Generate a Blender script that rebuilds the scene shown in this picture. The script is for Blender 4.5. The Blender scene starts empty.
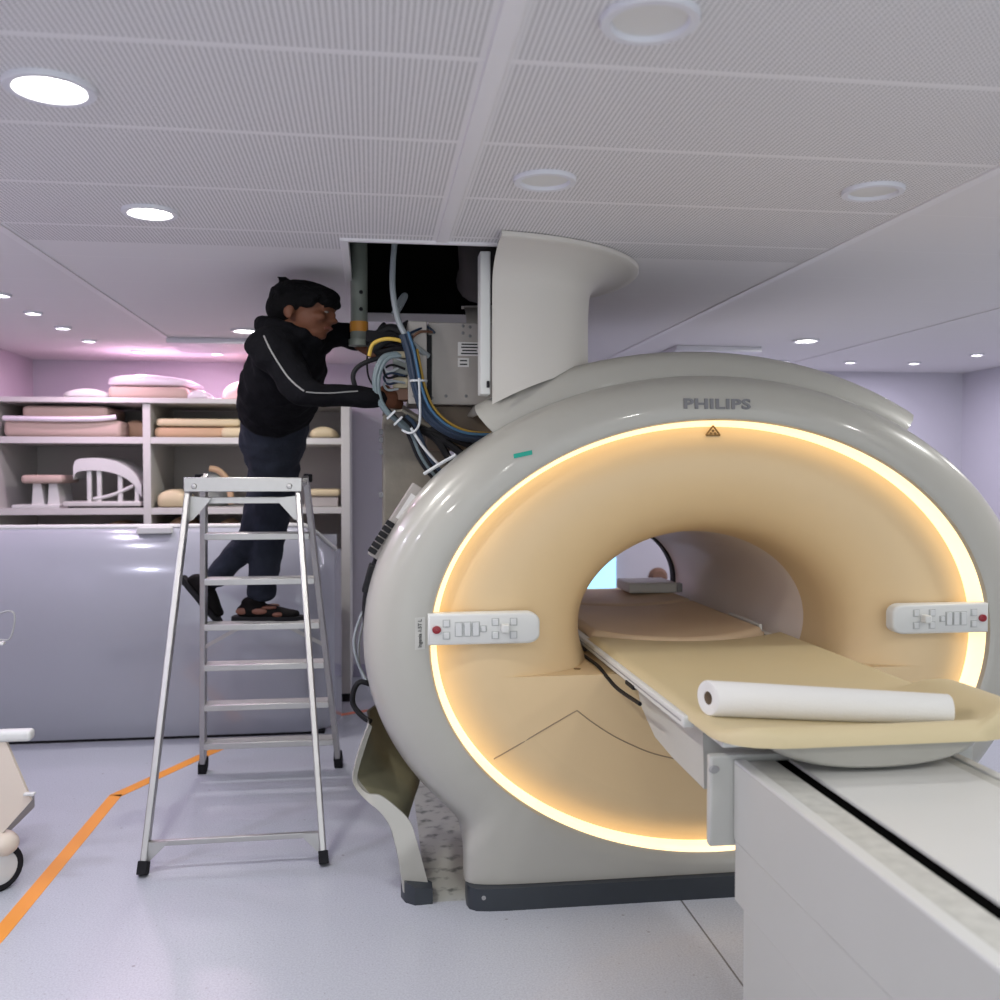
import bpy, bmesh, math, random
from mathutils import Vector, Matrix, noise
from math import sin, cos, pi, radians, sqrt, atan, atan2, hypot, exp, log, tan
random.seed(7)
S = bpy.context.scene
COL = S.collection
K = 4/3                       # the photograph is stretched sideways: plan measures are 4/3 of heights
# ---------------------------------------------------------------- camera
F = 963.0; CZ = 1.6
yw = atan(128/963); pt = atan(26/963)
fw = Vector((sin(yw)*cos(pt), cos(yw)*cos(pt), -sin(pt)))
rt = Vector((cos(yw), -sin(yw), 0)); up = Vector((sin(yw)*sin(pt), cos(yw)*sin(pt), cos(pt)))
cam = bpy.data.cameras.new('camera'); co = bpy.data.objects.new('camera', cam); COL.objects.link(co)
m = Matrix((rt, up, -fw)).transposed().to_4x4(); m.translation = (0, 0, CZ); co.matrix_world = m
cam.sensor_width = 36; cam.lens = 36*F/1000; cam.clip_start = .05
cam.dof.use_dof = True; cam.dof.focus_distance = 3.7; cam.dof.aperture_fstop = 2.4
S.camera = co
def at(x, y, X=None, Y=None, Z=None):
    d = fw + rt*((x-500)/F) + up*((500-y)/F)
    t = X/d.x if X is not None else Y/d.y if Y is not None else (Z-CZ)/d.z
    return Vector((d.x*t, d.y*t, CZ+d.z*t))

# ---------------------------------------------------------------- materials
def mat(name, c, rough=.5, metal=0., bump=0., bscale=40, var=.0, vscale=6, emit=None, es=1., coat=0., trans=0., alpha=1., spec=.5):
    m = bpy.data.materials.new(name); m.use_nodes = True
    nt = m.node_tree; b = nt.nodes['Principled BSDF']
    b.inputs['Base Color'].default_value = (*c, 1); b.inputs['Roughness'].default_value = rough
    b.inputs['Metallic'].default_value = metal; b.inputs['Coat Weight'].default_value = coat
    b.inputs['Coat Roughness'].default_value = .06; b.inputs['Specular IOR Level'].default_value = spec
    b.inputs['Transmission Weight'].default_value = trans; b.inputs['Alpha'].default_value = alpha
    tc = nt.nodes.new('ShaderNodeTexCoord')
    n = nt.nodes.new('ShaderNodeTexNoise'); n.inputs['Scale'].default_value = vscale; n.inputs['Detail'].default_value = 4
    nt.links.new(tc.outputs['Object'], n.inputs['Vector'])
    mx = nt.nodes.new('ShaderNodeMix'); mx.data_type = 'RGBA'
    v = var if var else .02
    mx.inputs[6].default_value = (*[x*(1-v) for x in c], 1); mx.inputs[7].default_value = (*[min(1, x*(1+v)) for x in c], 1)
    nt.links.new(n.outputs['Fac'], mx.inputs[0]); nt.links.new(mx.outputs[2], b.inputs['Base Color'])
    if bump:
        n2 = nt.nodes.new('ShaderNodeTexNoise'); n2.inputs['Scale'].default_value = bscale; n2.inputs['Detail'].default_value = 3
        nt.links.new(tc.outputs['Object'], n2.inputs['Vector'])
        bp = nt.nodes.new('ShaderNodeBump'); bp.inputs['Strength'].default_value = bump; bp.inputs['Distance'].default_value = .01
        nt.links.new(n2.outputs['Fac'], bp.inputs['Height']); nt.links.new(bp.outputs['Normal'], b.inputs['Normal'])
    if emit:
        b.inputs['Emission Color'].default_value = (*emit, 1); b.inputs['Emission Strength'].default_value = es
    return m
MT = dict(
 shell=mat('glossy_white_shell', (.39, .38, .34), .3, coat=.4),
 cap=mat('satin_shell', (.41, .40, .36), .4, coat=.2),
 matte=mat('matte_white_cover', (.61, .58, .53), .6),
 table=mat('matte_table_panel', (.47, .47, .44), .5),
 bell=mat('beige_bell', (.71, .53, .30), .45),
 bore=mat('bore_liner', (.85, .75, .68), .3, coat=.3),
 seam=mat('seam_dark', (.30, .22, .14), .7),
 led=mat('light_strip', (1, .9, .7), .5, emit=(1, .71, .35), es=.82),
 plinth=mat('charcoal_plinth', (.028, .034, .042), .4),
 letter=mat('grey_lettering', (.16, .16, .17), .4),
 dark=mat('black_plastic', (.010, .010, .012), .6, spec=.25),
 rubber=mat('black_rubber', (.014, .014, .016), .9, spec=.2),
 white=mat('white_plastic', (.62, .625, .60), .4),
 key=mat('pale_key', (.60, .61, .60), .45),
 key2=mat('clear_sticker', (.46, .455, .42), .4),
 keyline=mat('key_outline', (.42, .43, .42), .5),
 red=mat('red_button', (.25, .012, .02), .3),
 green=mat('green_tape', (.0, .30, .22), .5),
 brown_ink=mat('brown_ink', (.22, .13, .04), .6),
 alu=mat('aluminium', (.45, .44, .43), .38, .85, var=.06, vscale=30),
 alu_dull=mat('dull_aluminium', (.50, .49, .48), .5, .6, var=.08, vscale=20),
 galv=mat('galvanised_sheet', (.33, .305, .285), .5, .25, var=.08, vscale=9),
 duct_dark=mat('shaded_duct', (.05, .045, .042), .7),  # dimness of the ceiling void put into the duct colour
 concrete=mat('weathered_column', (.19, .175, .145), .8, var=.22, vscale=14, bump=.2),
 magnet=mat('magnet_steel', (.30, .29, .27), .5, .3, var=.1),
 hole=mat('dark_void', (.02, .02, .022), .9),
 olive=mat('raw_fibreglass_back', (.20, .19, .12), .55, var=.25, vscale=9),
 wall=mat('wall_lilac_light', (.52, .50, .56), .6, bump=.05),  # white wall, the lilac room light mixed into its colour
 wall_pinklit=mat('wall_pink_light', (.54, .48, .54), .6, bump=.05),  # white wall too, with pink light mixed into its colour
 skirting=mat('grey_skirting', (.33, .31, .42), .5),
 trim=mat('ceiling_trim', (.74, .72, .73), .4),
 shelf=mat('shelf_laminate', (.57, .56, .535), .45),
 shelfback=mat('shelf_back', (.42, .39, .37), .6),
 cover=mat('glossy_grey_cover', (.345, .355, .395), .18, coat=.6, var=.03, vscale=2),
 pad=mat('cream_pad', (.58, .485, .29), .55, bump=.03, bscale=200),
 pad_shaded=mat('shaded_pad', (.64, .49, .33), .55),  # cream pad again, bore shade and lilac light tinted into its colour
 paper=mat('white_paper', (.70, .69, .66), .9, bump=.1, bscale=150),
 card=mat('cardboard_core', (.17, .12, .08), .9),
 foam=mat('pink_foam', (.50, .38, .32), .7),
 cushion=mat('yellow_cushion', (.62, .52, .33), .6),
 tan=mat('tan_foam', (.50, .33, .20), .7),
 wrap=mat('plastic_wrap', (.75, .70, .75), .15, coat=.8, bump=.4, bscale=14),
 tape=mat('orange_tape', (.80, .30, .03), .5),
 tape2=mat('faded_orange_tape', (.75, .22, .12), .5),
 cartpanel=mat('beige_cart_panel', (.64, .56, .47), .5),
 hoodie=mat('black_hoodie', (.0055, .0055, .007), .95, bump=.5, bscale=35, spec=.08),
 denim=mat('dark_denim', (.020, .024, .036), .9, var=.35, vscale=14, bump=.4, bscale=60, spec=.2),
 skin=mat('brown_skin', (.115, .043, .022), .6, spec=.3),
 hair=mat('black_hair', (.004, .004, .0045), .8, bump=.8, bscale=90, spec=.08),
 piping=mat('grey_piping', (.20, .20, .20), .5),
 shoe=mat('dark_shoe', (.008, .007, .007), .85, bump=.2, spec=.1),
 shoetan=mat('brown_leather', (.14, .05, .03), .6, var=.3, vscale=40),
 grey=mat('mid_grey_plastic', (.30, .30, .30), .6),
 eyewhite=mat('eye_white', (.22, .19, .17), .5, spec=.2),
 lip=mat('lips', (.15, .05, .035), .5),
 steelgrey=mat('grey_green_paint', (.20, .22, .19), .5),
 orange=mat('orange_band', (.60, .25, .03), .5),
 khaki=mat('khaki_module', (.40, .35, .24), .6),
 grn=mat('grey_module', (.26, .28, .26), .6),
 c_blue=mat('blue_cable', (.008, .022, .05), .5),
 c_lblue=mat('light_blue_cable', (.04, .12, .22), .45),
 c_black=mat('black_cable', (.007, .007, .009), .6, spec=.25),
 c_grey=mat('grey_cable', (.28, .31, .33), .5),
 c_white=mat('white_cable', (.50, .52, .54), .5),
 c_cyan=mat('pale_cyan_cable', (.12, .16, .175), .5),
 c_yel=mat('yellow_cable', (.55, .36, .05), .5),
 c_yg=mat('olive_yellow_cable', (.32, .20, .03), .5),
 c_brown=mat('brown_connector', (.16, .08, .05), .6),
 lens_on=mat('lit_diffuser', (1, 1, 1), .5, emit=(1, .97, .92), es=9.),
 lens_small=mat('lit_small_diffuser', (1, 1, 1), .5, emit=(1, .94, 1.), es=9.),
 lens_off=mat('unlit_diffuser', (.64, .63, .61), .4),
 lamp_ring=mat('white_lamp_ring', (.66, .66, .70), .35),
 screen=mat('bluish_window_light', (.5, .8, 1), .3, emit=(.25, .62, .95), es=.9),
 sticker=mat('white_sticker', (.62, .61, .60), .6),
 ink=mat('black_ink', (.03, .03, .03), .7),
 slotblack=mat('black_slot', (.003, .003, .003), 1., spec=0.),
 dirty=mat('stained_rail', (.50, .50, .46), .45, var=.3, vscale=25),
)

# ---------------------------------------------------------------- mesh builder
class MB:
    def __init__(s): s.v = []; s.f = []; s.boxy = True
    def add(s, vs, fs, boxy=False):
        s.boxy = s.boxy and boxy
        o = len(s.v); s.v += [Vector(p) for p in vs]; s.f += [tuple(i+o for i in f) for f in fs]; return s
    def box(s, x0, x1, y0, y1, z0, z1, bev=0, mx=None, seg=2):
        bm = bmesh.new(); bmesh.ops.create_cube(bm, size=1)
        for v in bm.verts:
            v.co = Vector(((x0+x1)/2+v.co.x*(x1-x0), (y0+y1)/2+v.co.y*(y1-y0), (z0+z1)/2+v.co.z*(z1-z0)))
        if bev: bmesh.ops.bevel(bm, geom=bm.edges[:], offset=bev, segments=seg, affect='EDGES', profile=.5)
        if mx: bmesh.ops.transform(bm, matrix=mx, verts=bm.verts)
        return s.bm(bm, seg < 3)
    def bm(s, bm, boxy=False):
        bm.verts.index_update()
        s.add([v.co.copy() for v in bm.verts], [[v.index for v in f.verts] for f in bm.faces], boxy); bm.free(); return s
    def bar(s, a, b, w, h, upv=(0, 0, 1), bev=0):   # a rectangular bar from a to b, w wide across, h along upv
        a, b = Vector(a), Vector(b); d = (b-a); L = d.length; d.normalize()
        u = Vector(upv); x = d.cross(u).normalized(); u = x.cross(d).normalized()
        mx = Matrix((x, d, u)).transposed().to_4x4(); mx.translation = (a+b)/2
        return s.box(-w/2, w/2, -L/2, L/2, -h/2, h/2, bev, mx)
    def tube(s, pts, r, n=8, smooth=True, k=6, cap=True):
        pts = [Vector(p) for p in pts]
        rs = r if isinstance(r, (list, tuple)) else [r]*len(pts)
        if smooth and len(pts) > 2: pts, rs = crom(pts, rs, k)
        rings = []; prev = None
        for i, p in enumerate(pts):
            d = (pts[min(i+1, len(pts)-1)]-pts[max(i-1, 0)]).normalized()
            if prev is None:
                x = d.cross(Vector((0, 0, 1)))
                if x.length < .05: x = d.cross(Vector((0, 1, 0)))
                x.normalize()
            else: x = (prev-d*prev.dot(d)).normalized()
            prev = x; y = d.cross(x)
            rings.append([p+x*rs[i]*cos(2*pi*j/n)+y*rs[i]*sin(2*pi*j/n) for j in range(n)])
        return s.loft(rings, cap)
    def loft(s, rings, cap=True, closed=True):
        n = len(rings[0]); vs = [p for r in rings for p in r]; fs = []
        for i in range(len(rings)-1):
            for j in range(n if closed else n-1):
                fs.append((i*n+j, i*n+(j+1) % n, (i+1)*n+(j+1) % n, (i+1)*n+j))
        if cap: fs.append(tuple(range(n))[::-1]); fs.append(tuple((len(rings)-1)*n+j for j in range(n)))
        return s.add(vs, fs)
    def lathe(s, prof, c, n=32, axis='z', cap=False, kx=1, ky=1):
        rings = []
        for r, h in prof:
            rr = []
            for j in range(n):
                a = 2*pi*j/n
                if axis == 'z': q = (c[0]+r*cos(a)*kx, c[1]+r*sin(a)*ky, c[2]+h)
                elif axis == 'y': q = (c[0]+r*cos(a)*kx, c[1]+h, c[2]+r*sin(a)*ky)
                else: q = (c[0]+h, c[1]+r*cos(a)*kx, c[2]+r*sin(a)*ky)
                rr.append(Vector(q))
            rings.append(rr)
        return s.loft(rings, cap)
    def prism(s, poly, d):                    # extrude a planar polygon (3-D points) by vector d
        d = Vector(d); a = [Vector(p) for p in poly]; b = [p+d for p in a]; n = len(a)
        return s.add(a+b, [tuple(range(n))[::-1], tuple(range(n, 2*n))]+[(i, (i+1) % n, n+(i+1) % n, n+i) for i in range(n)])
    def ell(s, c, r, n=16, mx=None):
        bm = bmesh.new(); bmesh.ops.create_uvsphere(bm, u_segments=n, v_segments=n*3//4, radius=1)
        for v in bm.verts:
            q = Vector((v.co.x*r[0], v.co.y*r[1], v.co.z*r[2]))
            if mx: q = mx @ q
            v.co = q+Vector(c)
        return s.bm(bm)
    def rbox2(s, poly, z0, z1, rr=.02):       # rounded slab: plan polygon lofted with softened top and bottom edges
        c = sum((Vector(p) for p in poly), Vector((0, 0)))/len(poly)
        lv = [(z0, -rr), (z0+rr*.3, -rr*.3), (z0+rr, 0), (z1-rr, 0), (z1-rr*.3, -rr*.3), (z1, -rr)]
        rings = []
        for z, o in lv:
            ring = []
            for p in poly:
                p = Vector(p); d = (p-c); L = d.length
                q = c+d*((L+o)/L); ring.append(Vector((q.x, q.y, z)))
            rings.append(ring)
        return s.loft(rings)
def crom(pts, rs, k):
    P = []; R = []; n = len(pts)
    for i in range(n-1):
        a, b, c, d = pts[max(i-1, 0)], pts[i], pts[i+1], pts[min(i+2, n-1)]
        for j in range(k):
            t = j/k
            P.append(.5*((2*b)+(c-a)*t+(2*a-5*b+4*c-d)*t*t+(-a+3*b-3*c+d)*t**3)); R.append(rs[i]*(1-t)+rs[i+1]*t)
    P.append(pts[-1]); R.append(rs[-1]); return P, R

BASE = {}
def mesh_of(name, mb, ang=38, smooth=True):
    me = bpy.data.meshes.new(name); me.from_pydata([tuple(p) for p in mb.v], [], mb.f)
    bm = bmesh.new(); bm.from_mesh(me); bmesh.ops.recalc_face_normals(bm, faces=bm.faces); bm.to_mesh(me); bm.free()
    if mb.boxy: ang = 20
    if smooth:
        me.shade_smooth(); me.set_sharp_from_angle(angle=radians(ang))
    return me
def tag(o, label=None, cat=None, group=None, kind=None):
    if label: o['label'] = label
    if cat: o['category'] = cat
    if group: o['group'] = group
    if kind: o['kind'] = kind
    return o
def part(name, mb, mt, parent, label=None, ang=38, smooth=True):
    base = BASE[parent.name]
    for p in mb.v: p -= base
    me = mesh_of(name, mb, ang, smooth); me.materials.append(MT[mt] if isinstance(mt, str) else mt)
    o = bpy.data.objects.new(name, me); COL.objects.link(o); o.parent = parent; BASE[o.name] = base
    if label: o['label'] = label
    return o
def thing(name, loc, label, cat, group=None):
    o = bpy.data.objects.new(name, None); COL.objects.link(o); o.location = loc; o.empty_display_size = .05
    BASE[o.name] = Vector(loc); return tag(o, label, cat, group)
def solo(name, mb, mt, label=None, cat=None, group=None, kind=None, ang=38, smooth=True):
    xs = [p.x for p in mb.v]; ys = [p.y for p in mb.v]; zs = [p.z for p in mb.v]
    b = Vector(((min(xs)+max(xs))/2, (min(ys)+max(ys))/2, min(zs)))
    if kind == 'structure': b = Vector((0, 0, 0))
    for p in mb.v: p -= b
    me = mesh_of(name, mb, ang, smooth); me.materials.append(MT[mt] if isinstance(mt, str) else mt)
    o = bpy.data.objects.new(name, me); COL.objects.link(o); o.location = b; BASE[o.name] = b
    return tag(o, label, cat, group, kind)
def text_mb(body, size, mx, ext=.002, bold=.0, sx=1., spacing=1.):
    cu = bpy.data.curves.new('t', 'FONT'); cu.body = body; cu.size = size; cu.extrude = ext; cu.offset = bold
    cu.align_x = 'CENTER'; cu.align_y = 'CENTER'; cu.resolution_u = 3; cu.space_character = spacing
    o = bpy.data.objects.new('t', cu); COL.objects.link(o)
    dg = bpy.context.evaluated_depsgraph_get(); dg.update()
    me = o.evaluated_get(dg).to_mesh()
    mb = MB(); mb.add([mx @ Vector((v.co.x*sx, v.co.y, v.co.z)) for v in me.vertices], [tuple(p.vertices) for p in me.polygons])
    o.evaluated_get(dg).to_mesh_clear(); bpy.data.objects.remove(o); bpy.data.curves.remove(cu)
    return mb
FACE = Matrix(((1, 0, 0, 0), (0, 0, -1, 0), (0, 1, 0, 0), (0, 0, 0, 1)))   # text plane facing -Y
def facing(loc, roll=0, tilt=0):
    return Matrix.Translation(loc) @ Matrix.Rotation(tilt, 4, 'X') @ FACE @ Matrix.Rotation(roll, 4, 'Z')
def remesh(mb, vox, smooth=2, disp=0, dscale=.1, scale=K):
    me = mesh_of('r', mb); o = bpy.data.objects.new('r', me); COL.objects.link(o)
    r = o.modifiers.new('r', 'REMESH'); r.mode = 'VOXEL'; r.voxel_size = vox
    if smooth:
        q = o.modifiers.new('s', 'SMOOTH'); q.iterations = smooth; q.factor = .5
    dg = bpy.context.evaluated_depsgraph_get(); dg.update()
    ev = o.evaluated_get(dg); m2 = ev.to_mesh(); out = MB()
    vs = []
    for v in m2.vertices:
        p = v.co.copy()
        if disp: p += v.normal*disp*noise.noise(p/dscale)
        vs.append(Vector((p.x*scale, p.y*scale, p.z)))
    out.add(vs, [tuple(p.vertices) for p in m2.polygons])
    ev.to_mesh_clear(); bpy.data.objects.remove(o); bpy.data.meshes.remove(me)
    return out

# ================================================================= the room
H = 2.46; XL, XR, YB, Y0 = -2.52, 5.0, 7.65, -2.2
def nodes_ceiling():
    m = bpy.data.materials.new('perforated_ceiling_tiles'); m.use_nodes = True; nt = m.node_tree; L = nt.links
    b = nt.nodes['Principled BSDF']; b.inputs['Roughness'].default_value = .6
    tc = nt.nodes.new('ShaderNodeTexCoord'); sp = nt.nodes.new('ShaderNodeSeparateXYZ'); L.new(tc.outputs['Object'], sp.inputs[0])
    def mth(op, a, bb=None, c=None):
        n = nt.nodes.new('ShaderNodeMath'); n.operation = op
        for i, q in enumerate((a, bb, c)):
            if q is None: continue
            if isinstance(q, (int, float)): n.inputs[i].default_value = q
            else: L.new(q, n.inputs[i])
        return n.outputs[0]
    x, y = sp.outputs['X'], sp.outputs['Y']
    step = .0125
    fx = mth('SUBTRACT', mth('FRACT', mth('DIVIDE', x, step)), .5); fy = mth('SUBTRACT', mth('FRACT', mth('DIVIDE', y, step)), .5)
    r2 = mth('ADD', mth('MULTIPLY', fx, fx), mth('MULTIPLY', fy, fy))
    dot = mth('LESS_THAN', r2, .085)
    # no holes along the tile joints
    jy = mth('ABSOLUTE', mth('SUBTRACT', mth('FRACT', mth('DIVIDE', mth('SUBTRACT', y, 1.76), .5)), .5))
    my = mth('GREATER_THAN', jy, .022)
    jl = mth('LESS_THAN', jy, .006)
    mxa = mth('MULTIPLY', mth('MULTIPLY', mth('GREATER_THAN', x, -1.25), mth('LESS_THAN', x, 1.73)), mth('LESS_THAN', y, 3.755))
    ms = mth('GREATER_THAN', mth('ABSOLUTE', mth('SUBTRACT', x, .26)), .035)
    mask = mth('MULTIPLY', mth('MULTIPLY', dot, my), mth('MULTIPLY', mxa, ms))
    mx = nt.nodes.new('ShaderNodeMix'); mx.data_type = 'RGBA'
    mx.inputs[6].default_value = (.72, .70, .705, 1); mx.inputs[7].default_value = (.32, .31, .31, 1); L.new(mask, mx.inputs[0])
    m2 = nt.nodes.new('ShaderNodeMix'); m2.data_type = 'RGBA'; L.new(mx.outputs[2], m2.inputs[6]); m2.inputs[7].default_value = (.76, .74, .745, 1)
    L.new(mth('MULTIPLY', jl, 1.), m2.inputs[0]); L.new(m2.outputs[2], b.inputs['Base Color'])
    return m
def nodes_floor():
    m = bpy.data.materials.new('speckled_vinyl_floor'); m.use_nodes = True; nt = m.node_tree; L = nt.links
    b = nt.nodes['Principled BSDF']; b.inputs['Roughness'].default_value = .3; b.inputs['Coat Weight'].default_value = .12
    tc = nt.nodes.new('ShaderNodeTexCoord')
    def noi(sc, det=2):
        n = nt.nodes.new('ShaderNodeTexNoise'); n.inputs['Scale'].default_value = sc; n.inputs['Detail'].default_value = det; L.new(tc.outputs['Object'], n.inputs['Vector']); return n.outputs['Fac']
    def ramp(f, a, c):
        r = nt.nodes.new('ShaderNodeMapRange'); r.inputs[1].default_value = a; r.inputs[2].default_value = c; L.new(f, r.inputs[0]); return r.outputs[0]
    def mix(f, a, c):
        x = nt.nodes.new('ShaderNodeMix'); x.data_type = 'RGBA'; L.new(f, x.inputs[0])
        for i, q in ((6, a), (7, c)):
            if isinstance(q, tuple): x.inputs[i].default_value = (*q, 1)
            else: L.new(q, x.inputs[i])
        return x.outputs[2]
    c = mix(ramp(noi(150), .4, .6), (.41, .43, .48), (.49, .515, .56))
    c = mix(ramp(noi(90), .68, .72), c, (.30, .30, .33))
    v = nt.nodes.new('ShaderNodeTexVoronoi'); v.inputs['Scale'].default_value = 7; L.new(tc.outputs['Object'], v.inputs['Vector'])
    c = mix(ramp(v.outputs['Distance'], .05, .03), c, (.26, .26, .28))
    # sheet joint running from the scanner towards the viewer, and the grime under the opened scanner side
    sp = nt.nodes.new('ShaderNodeSeparateXYZ'); L.new(tc.outputs['Object'], sp.inputs[0])
    def mth(op, a, q):
        n = nt.nodes.new('ShaderNodeMath'); n.operation = op; L.new(a, n.inputs[0])
        if isinstance(q, (int, float)): n.inputs[1].default_value = q
        else: L.new(q, n.inputs[1])
        return n.outputs[0]
    j = mth('LESS_THAN', mth('ABSOLUTE', mth('SUBTRACT', sp.outputs['X'], 1.145), 0), .0035)
    jm = mth('MULTIPLY', j, mth('LESS_THAN', sp.outputs['Y'], 3.6))
    c = mix(jm, c, (.12, .12, .13))
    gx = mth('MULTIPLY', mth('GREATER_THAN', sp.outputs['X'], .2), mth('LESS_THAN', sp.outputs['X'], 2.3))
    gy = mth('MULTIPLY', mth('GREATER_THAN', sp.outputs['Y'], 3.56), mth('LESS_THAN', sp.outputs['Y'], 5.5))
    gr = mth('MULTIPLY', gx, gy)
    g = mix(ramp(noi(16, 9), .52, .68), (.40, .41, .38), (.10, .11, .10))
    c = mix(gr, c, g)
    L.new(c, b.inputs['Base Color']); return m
MT['ceil'] = nodes_ceiling(); MT['floor'] = nodes_floor()
HX0, HX1, HY0, HY1 = -.084, .78, 3.60, 5.45          # the opened ceiling bay
solo('floor', MB().box(XL-.1, XR+.1, Y0, YB+.1, -.1, 0), 'floor', kind='structure', smooth=False)
c = MB()
for a in ((XL-.1, HX0, Y0, YB+.1), (HX1, XR+.1, Y0, YB+.1), (HX0, HX1, Y0, HY0), (HX0, HX1, HY1, YB+.1)):
    c.box(*a, H, H+.04)
ceil = solo('ceiling', c, 'ceil', kind='structure', smooth=False)
pl = MB()
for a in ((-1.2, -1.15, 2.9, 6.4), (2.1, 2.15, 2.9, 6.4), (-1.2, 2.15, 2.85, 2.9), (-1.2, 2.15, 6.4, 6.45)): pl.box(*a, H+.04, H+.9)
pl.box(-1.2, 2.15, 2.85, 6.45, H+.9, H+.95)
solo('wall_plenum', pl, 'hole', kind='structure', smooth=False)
solo('wall_back', MB().box(XL-.1, XR+.1, YB, YB+.1, 0, H), 'wall', kind='structure', smooth=False)
solo('wall_left', MB().box(XL-.1, XL, Y0, YB, 0, H), 'wall_pinklit', kind='structure', smooth=False)
solo('wall_right', MB().box(XR, XR+.1, Y0, YB, 0, H), 'wall', kind='structure', smooth=False)
solo('baseboard_back', MB().box(XL, XR, YB-.015, YB, 0, .1, .004), 'skirting', kind='structure')
tn = 0
def trimc(x0, x1, y0, y1, z0=H-.006, mt='trim'):
    global tn; tn += 1
    solo('trim_%d' % tn, MB().box(x0, x1, y0, y1, z0, H+.001, .002), mt, kind='structure')
trimc(.238, .283, Y0, 3.585); trimc(1.735, 1.775, Y0, YB); trimc(-1.295, -1.26, Y0, 6.3); trimc(3.215, 3.235, Y0, YB)
for a in ((HX0-.03, .5, HY0-.022, HY0), (HX0-.03, HX0, HY0, HY1), (HX0, HX1, HY1, HY1+.03)): trimc(*a, z0=H-.010)
# shallow framed ceiling hatches at the back
for i, (x0, x1, y0, y1, lb) in enumerate(((2.02, 2.62, 6.25, 6.75, 'thin white ceiling hatch above the scanner, before the back row of lights'),
                                    (-1.28, -.35, 6.3, 6.85, 'thin white ceiling hatch above the shelf unit'))):
    solo('ceiling_hatch', MB().box(x0, x1, y0, y1, H-.035, H, .006), 'lamp_ring', lb, 'hatch')

# ---------------------------------------------------------------- downlights
def downlight(px, py, R, lit, label, group, power=0, col=(1, .98, .93)):
    p = at(px, py, Z=H)
    t = thing('ceiling_light', (p.x, p.y, H), label, 'ceiling light', group)
    R2 = R*.78
    rim = MB().lathe([(R2*.94, 0), (R2*.96, -.002), (R2*1.02, -.012), (R*.97, -.012), (R, -.007), (R, 0)], (p.x, p.y, H), 40)
    part('rim', rim, 'lamp_ring', t)
    part('diffuser', MB().lathe([(.0005, -.002), (R2*.6, -.002), (R2*.98, -.002), (R2*.98, 0)], (p.x, p.y, H), 32), {0: 'lens_off', 1: 'lens_on', 2: 'lens_small'}[lit], t)
    if power:
        l = bpy.data.lights.new('downlight_lamp', 'AREA'); l.shape = 'DISK'; l.size = R2*2; l.energy = power; l.color = col
        lo = bpy.data.objects.new('downlight_lamp', l); COL.objects.link(lo); lo.location = (0, 0, -.016); lo.parent = t
PW = 8.5
downlight(50, 86, .098, 1, 'lit round downlight nearest the viewer, at the upper left', 'big downlights', PW)
downlight(150, 211, .09, 1, 'lit round downlight left of the ceiling strip, above the ladder', 'big downlights', PW)
downlight(245, 330, .085, 1, 'lit round downlight directly behind the head of the man', 'big downlights', PW)
downlight(650, 18, .095, 0, 'unlit recessed downlight at the top edge, nearest the viewer', 'big downlights')
downlight(545, 179, .092, 0, 'unlit recessed downlight just in front of the flared duct cover', 'big downlights')
downlight(873, 190, .092, 0, 'unlit recessed downlight beside the right ceiling seam', 'big downlights')
downlight(806, 340, .085, 1, 'lit round downlight beyond the scanner, larger than the row behind', 'big downlights', PW)
for x, y, lb, cl in ((1, 294, 'cut by the left edge of the photo', (.84, .8, 1)), (33, 312, 'second of the left row, from the front', (.86, .78, 1)), (63, 327, 'third of the left row, from the front', (.92, .74, .98)),
                 (89, 340, 'fourth of the left row, nearest the corner', (1, .68, .92)), (138, 351, 'above the left half of the shelf unit', (1, .6, .88)), (217, 353, 'above the shelf unit, left of the man', (1, .6, .88)),
                 (719, 361, 'leftmost of the back row behind the scanner top', (.86, .82, 1)), (784, 361, 'second from the left in the back row', (.86, .82, 1)), (850, 361.5, 'third from the left in the back row', (.86, .82, 1)),
                 (914, 362.5, 'in the back row, next to the right corner', (.86, .82, 1)), (977, 354, 'along the right wall, beyond the right corner', (.86, .82, 1))):
    downlight(x, y, .048, 2, 'small lit ceiling spot ' + lb, 'small ceiling spots', 3.6 if 'shelf' in lb else 3.5, cl)

def lamp(loc, e, size, col, rot=(0, 0, 0)):
    l = bpy.data.lights.new('added_fill_lamp', 'AREA'); l.shape = 'DISK'; l.size = size; l.energy = e; l.color = col
    o = bpy.data.objects.new('added_fill_lamp', l); COL.objects.link(o); o.location = loc; o.rotation_euler = rot
# added unseen fill lamps, standing for further ceiling downlights outside the frame
for x, y, e in ((-.7, .2, 26), (.5, -.6, 26), (1.7, .4, 26), (3.3, 1.2, 26), (3.2, 3.2, 26), (4.2, 4.6, 22)):
    lamp((x, y, H-.02), e*.38, .16, (1, .99, .96))
for q_ in ((-1.8, 1.2, H-.02), (-2.0, 3.2, H-.02)): lamp(q_, 9, .16, (.78, .78, 1))      # added unseen lilac lamps that tint the floor at the left
w = bpy.data.worlds.new('world'); S.world = w; w.use_nodes = True
w.node_tree.nodes['Background'].inputs[0].default_value = (.88, .95, 1., 1); w.node_tree.nodes['Background'].inputs[1].default_value = 1.0

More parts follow.
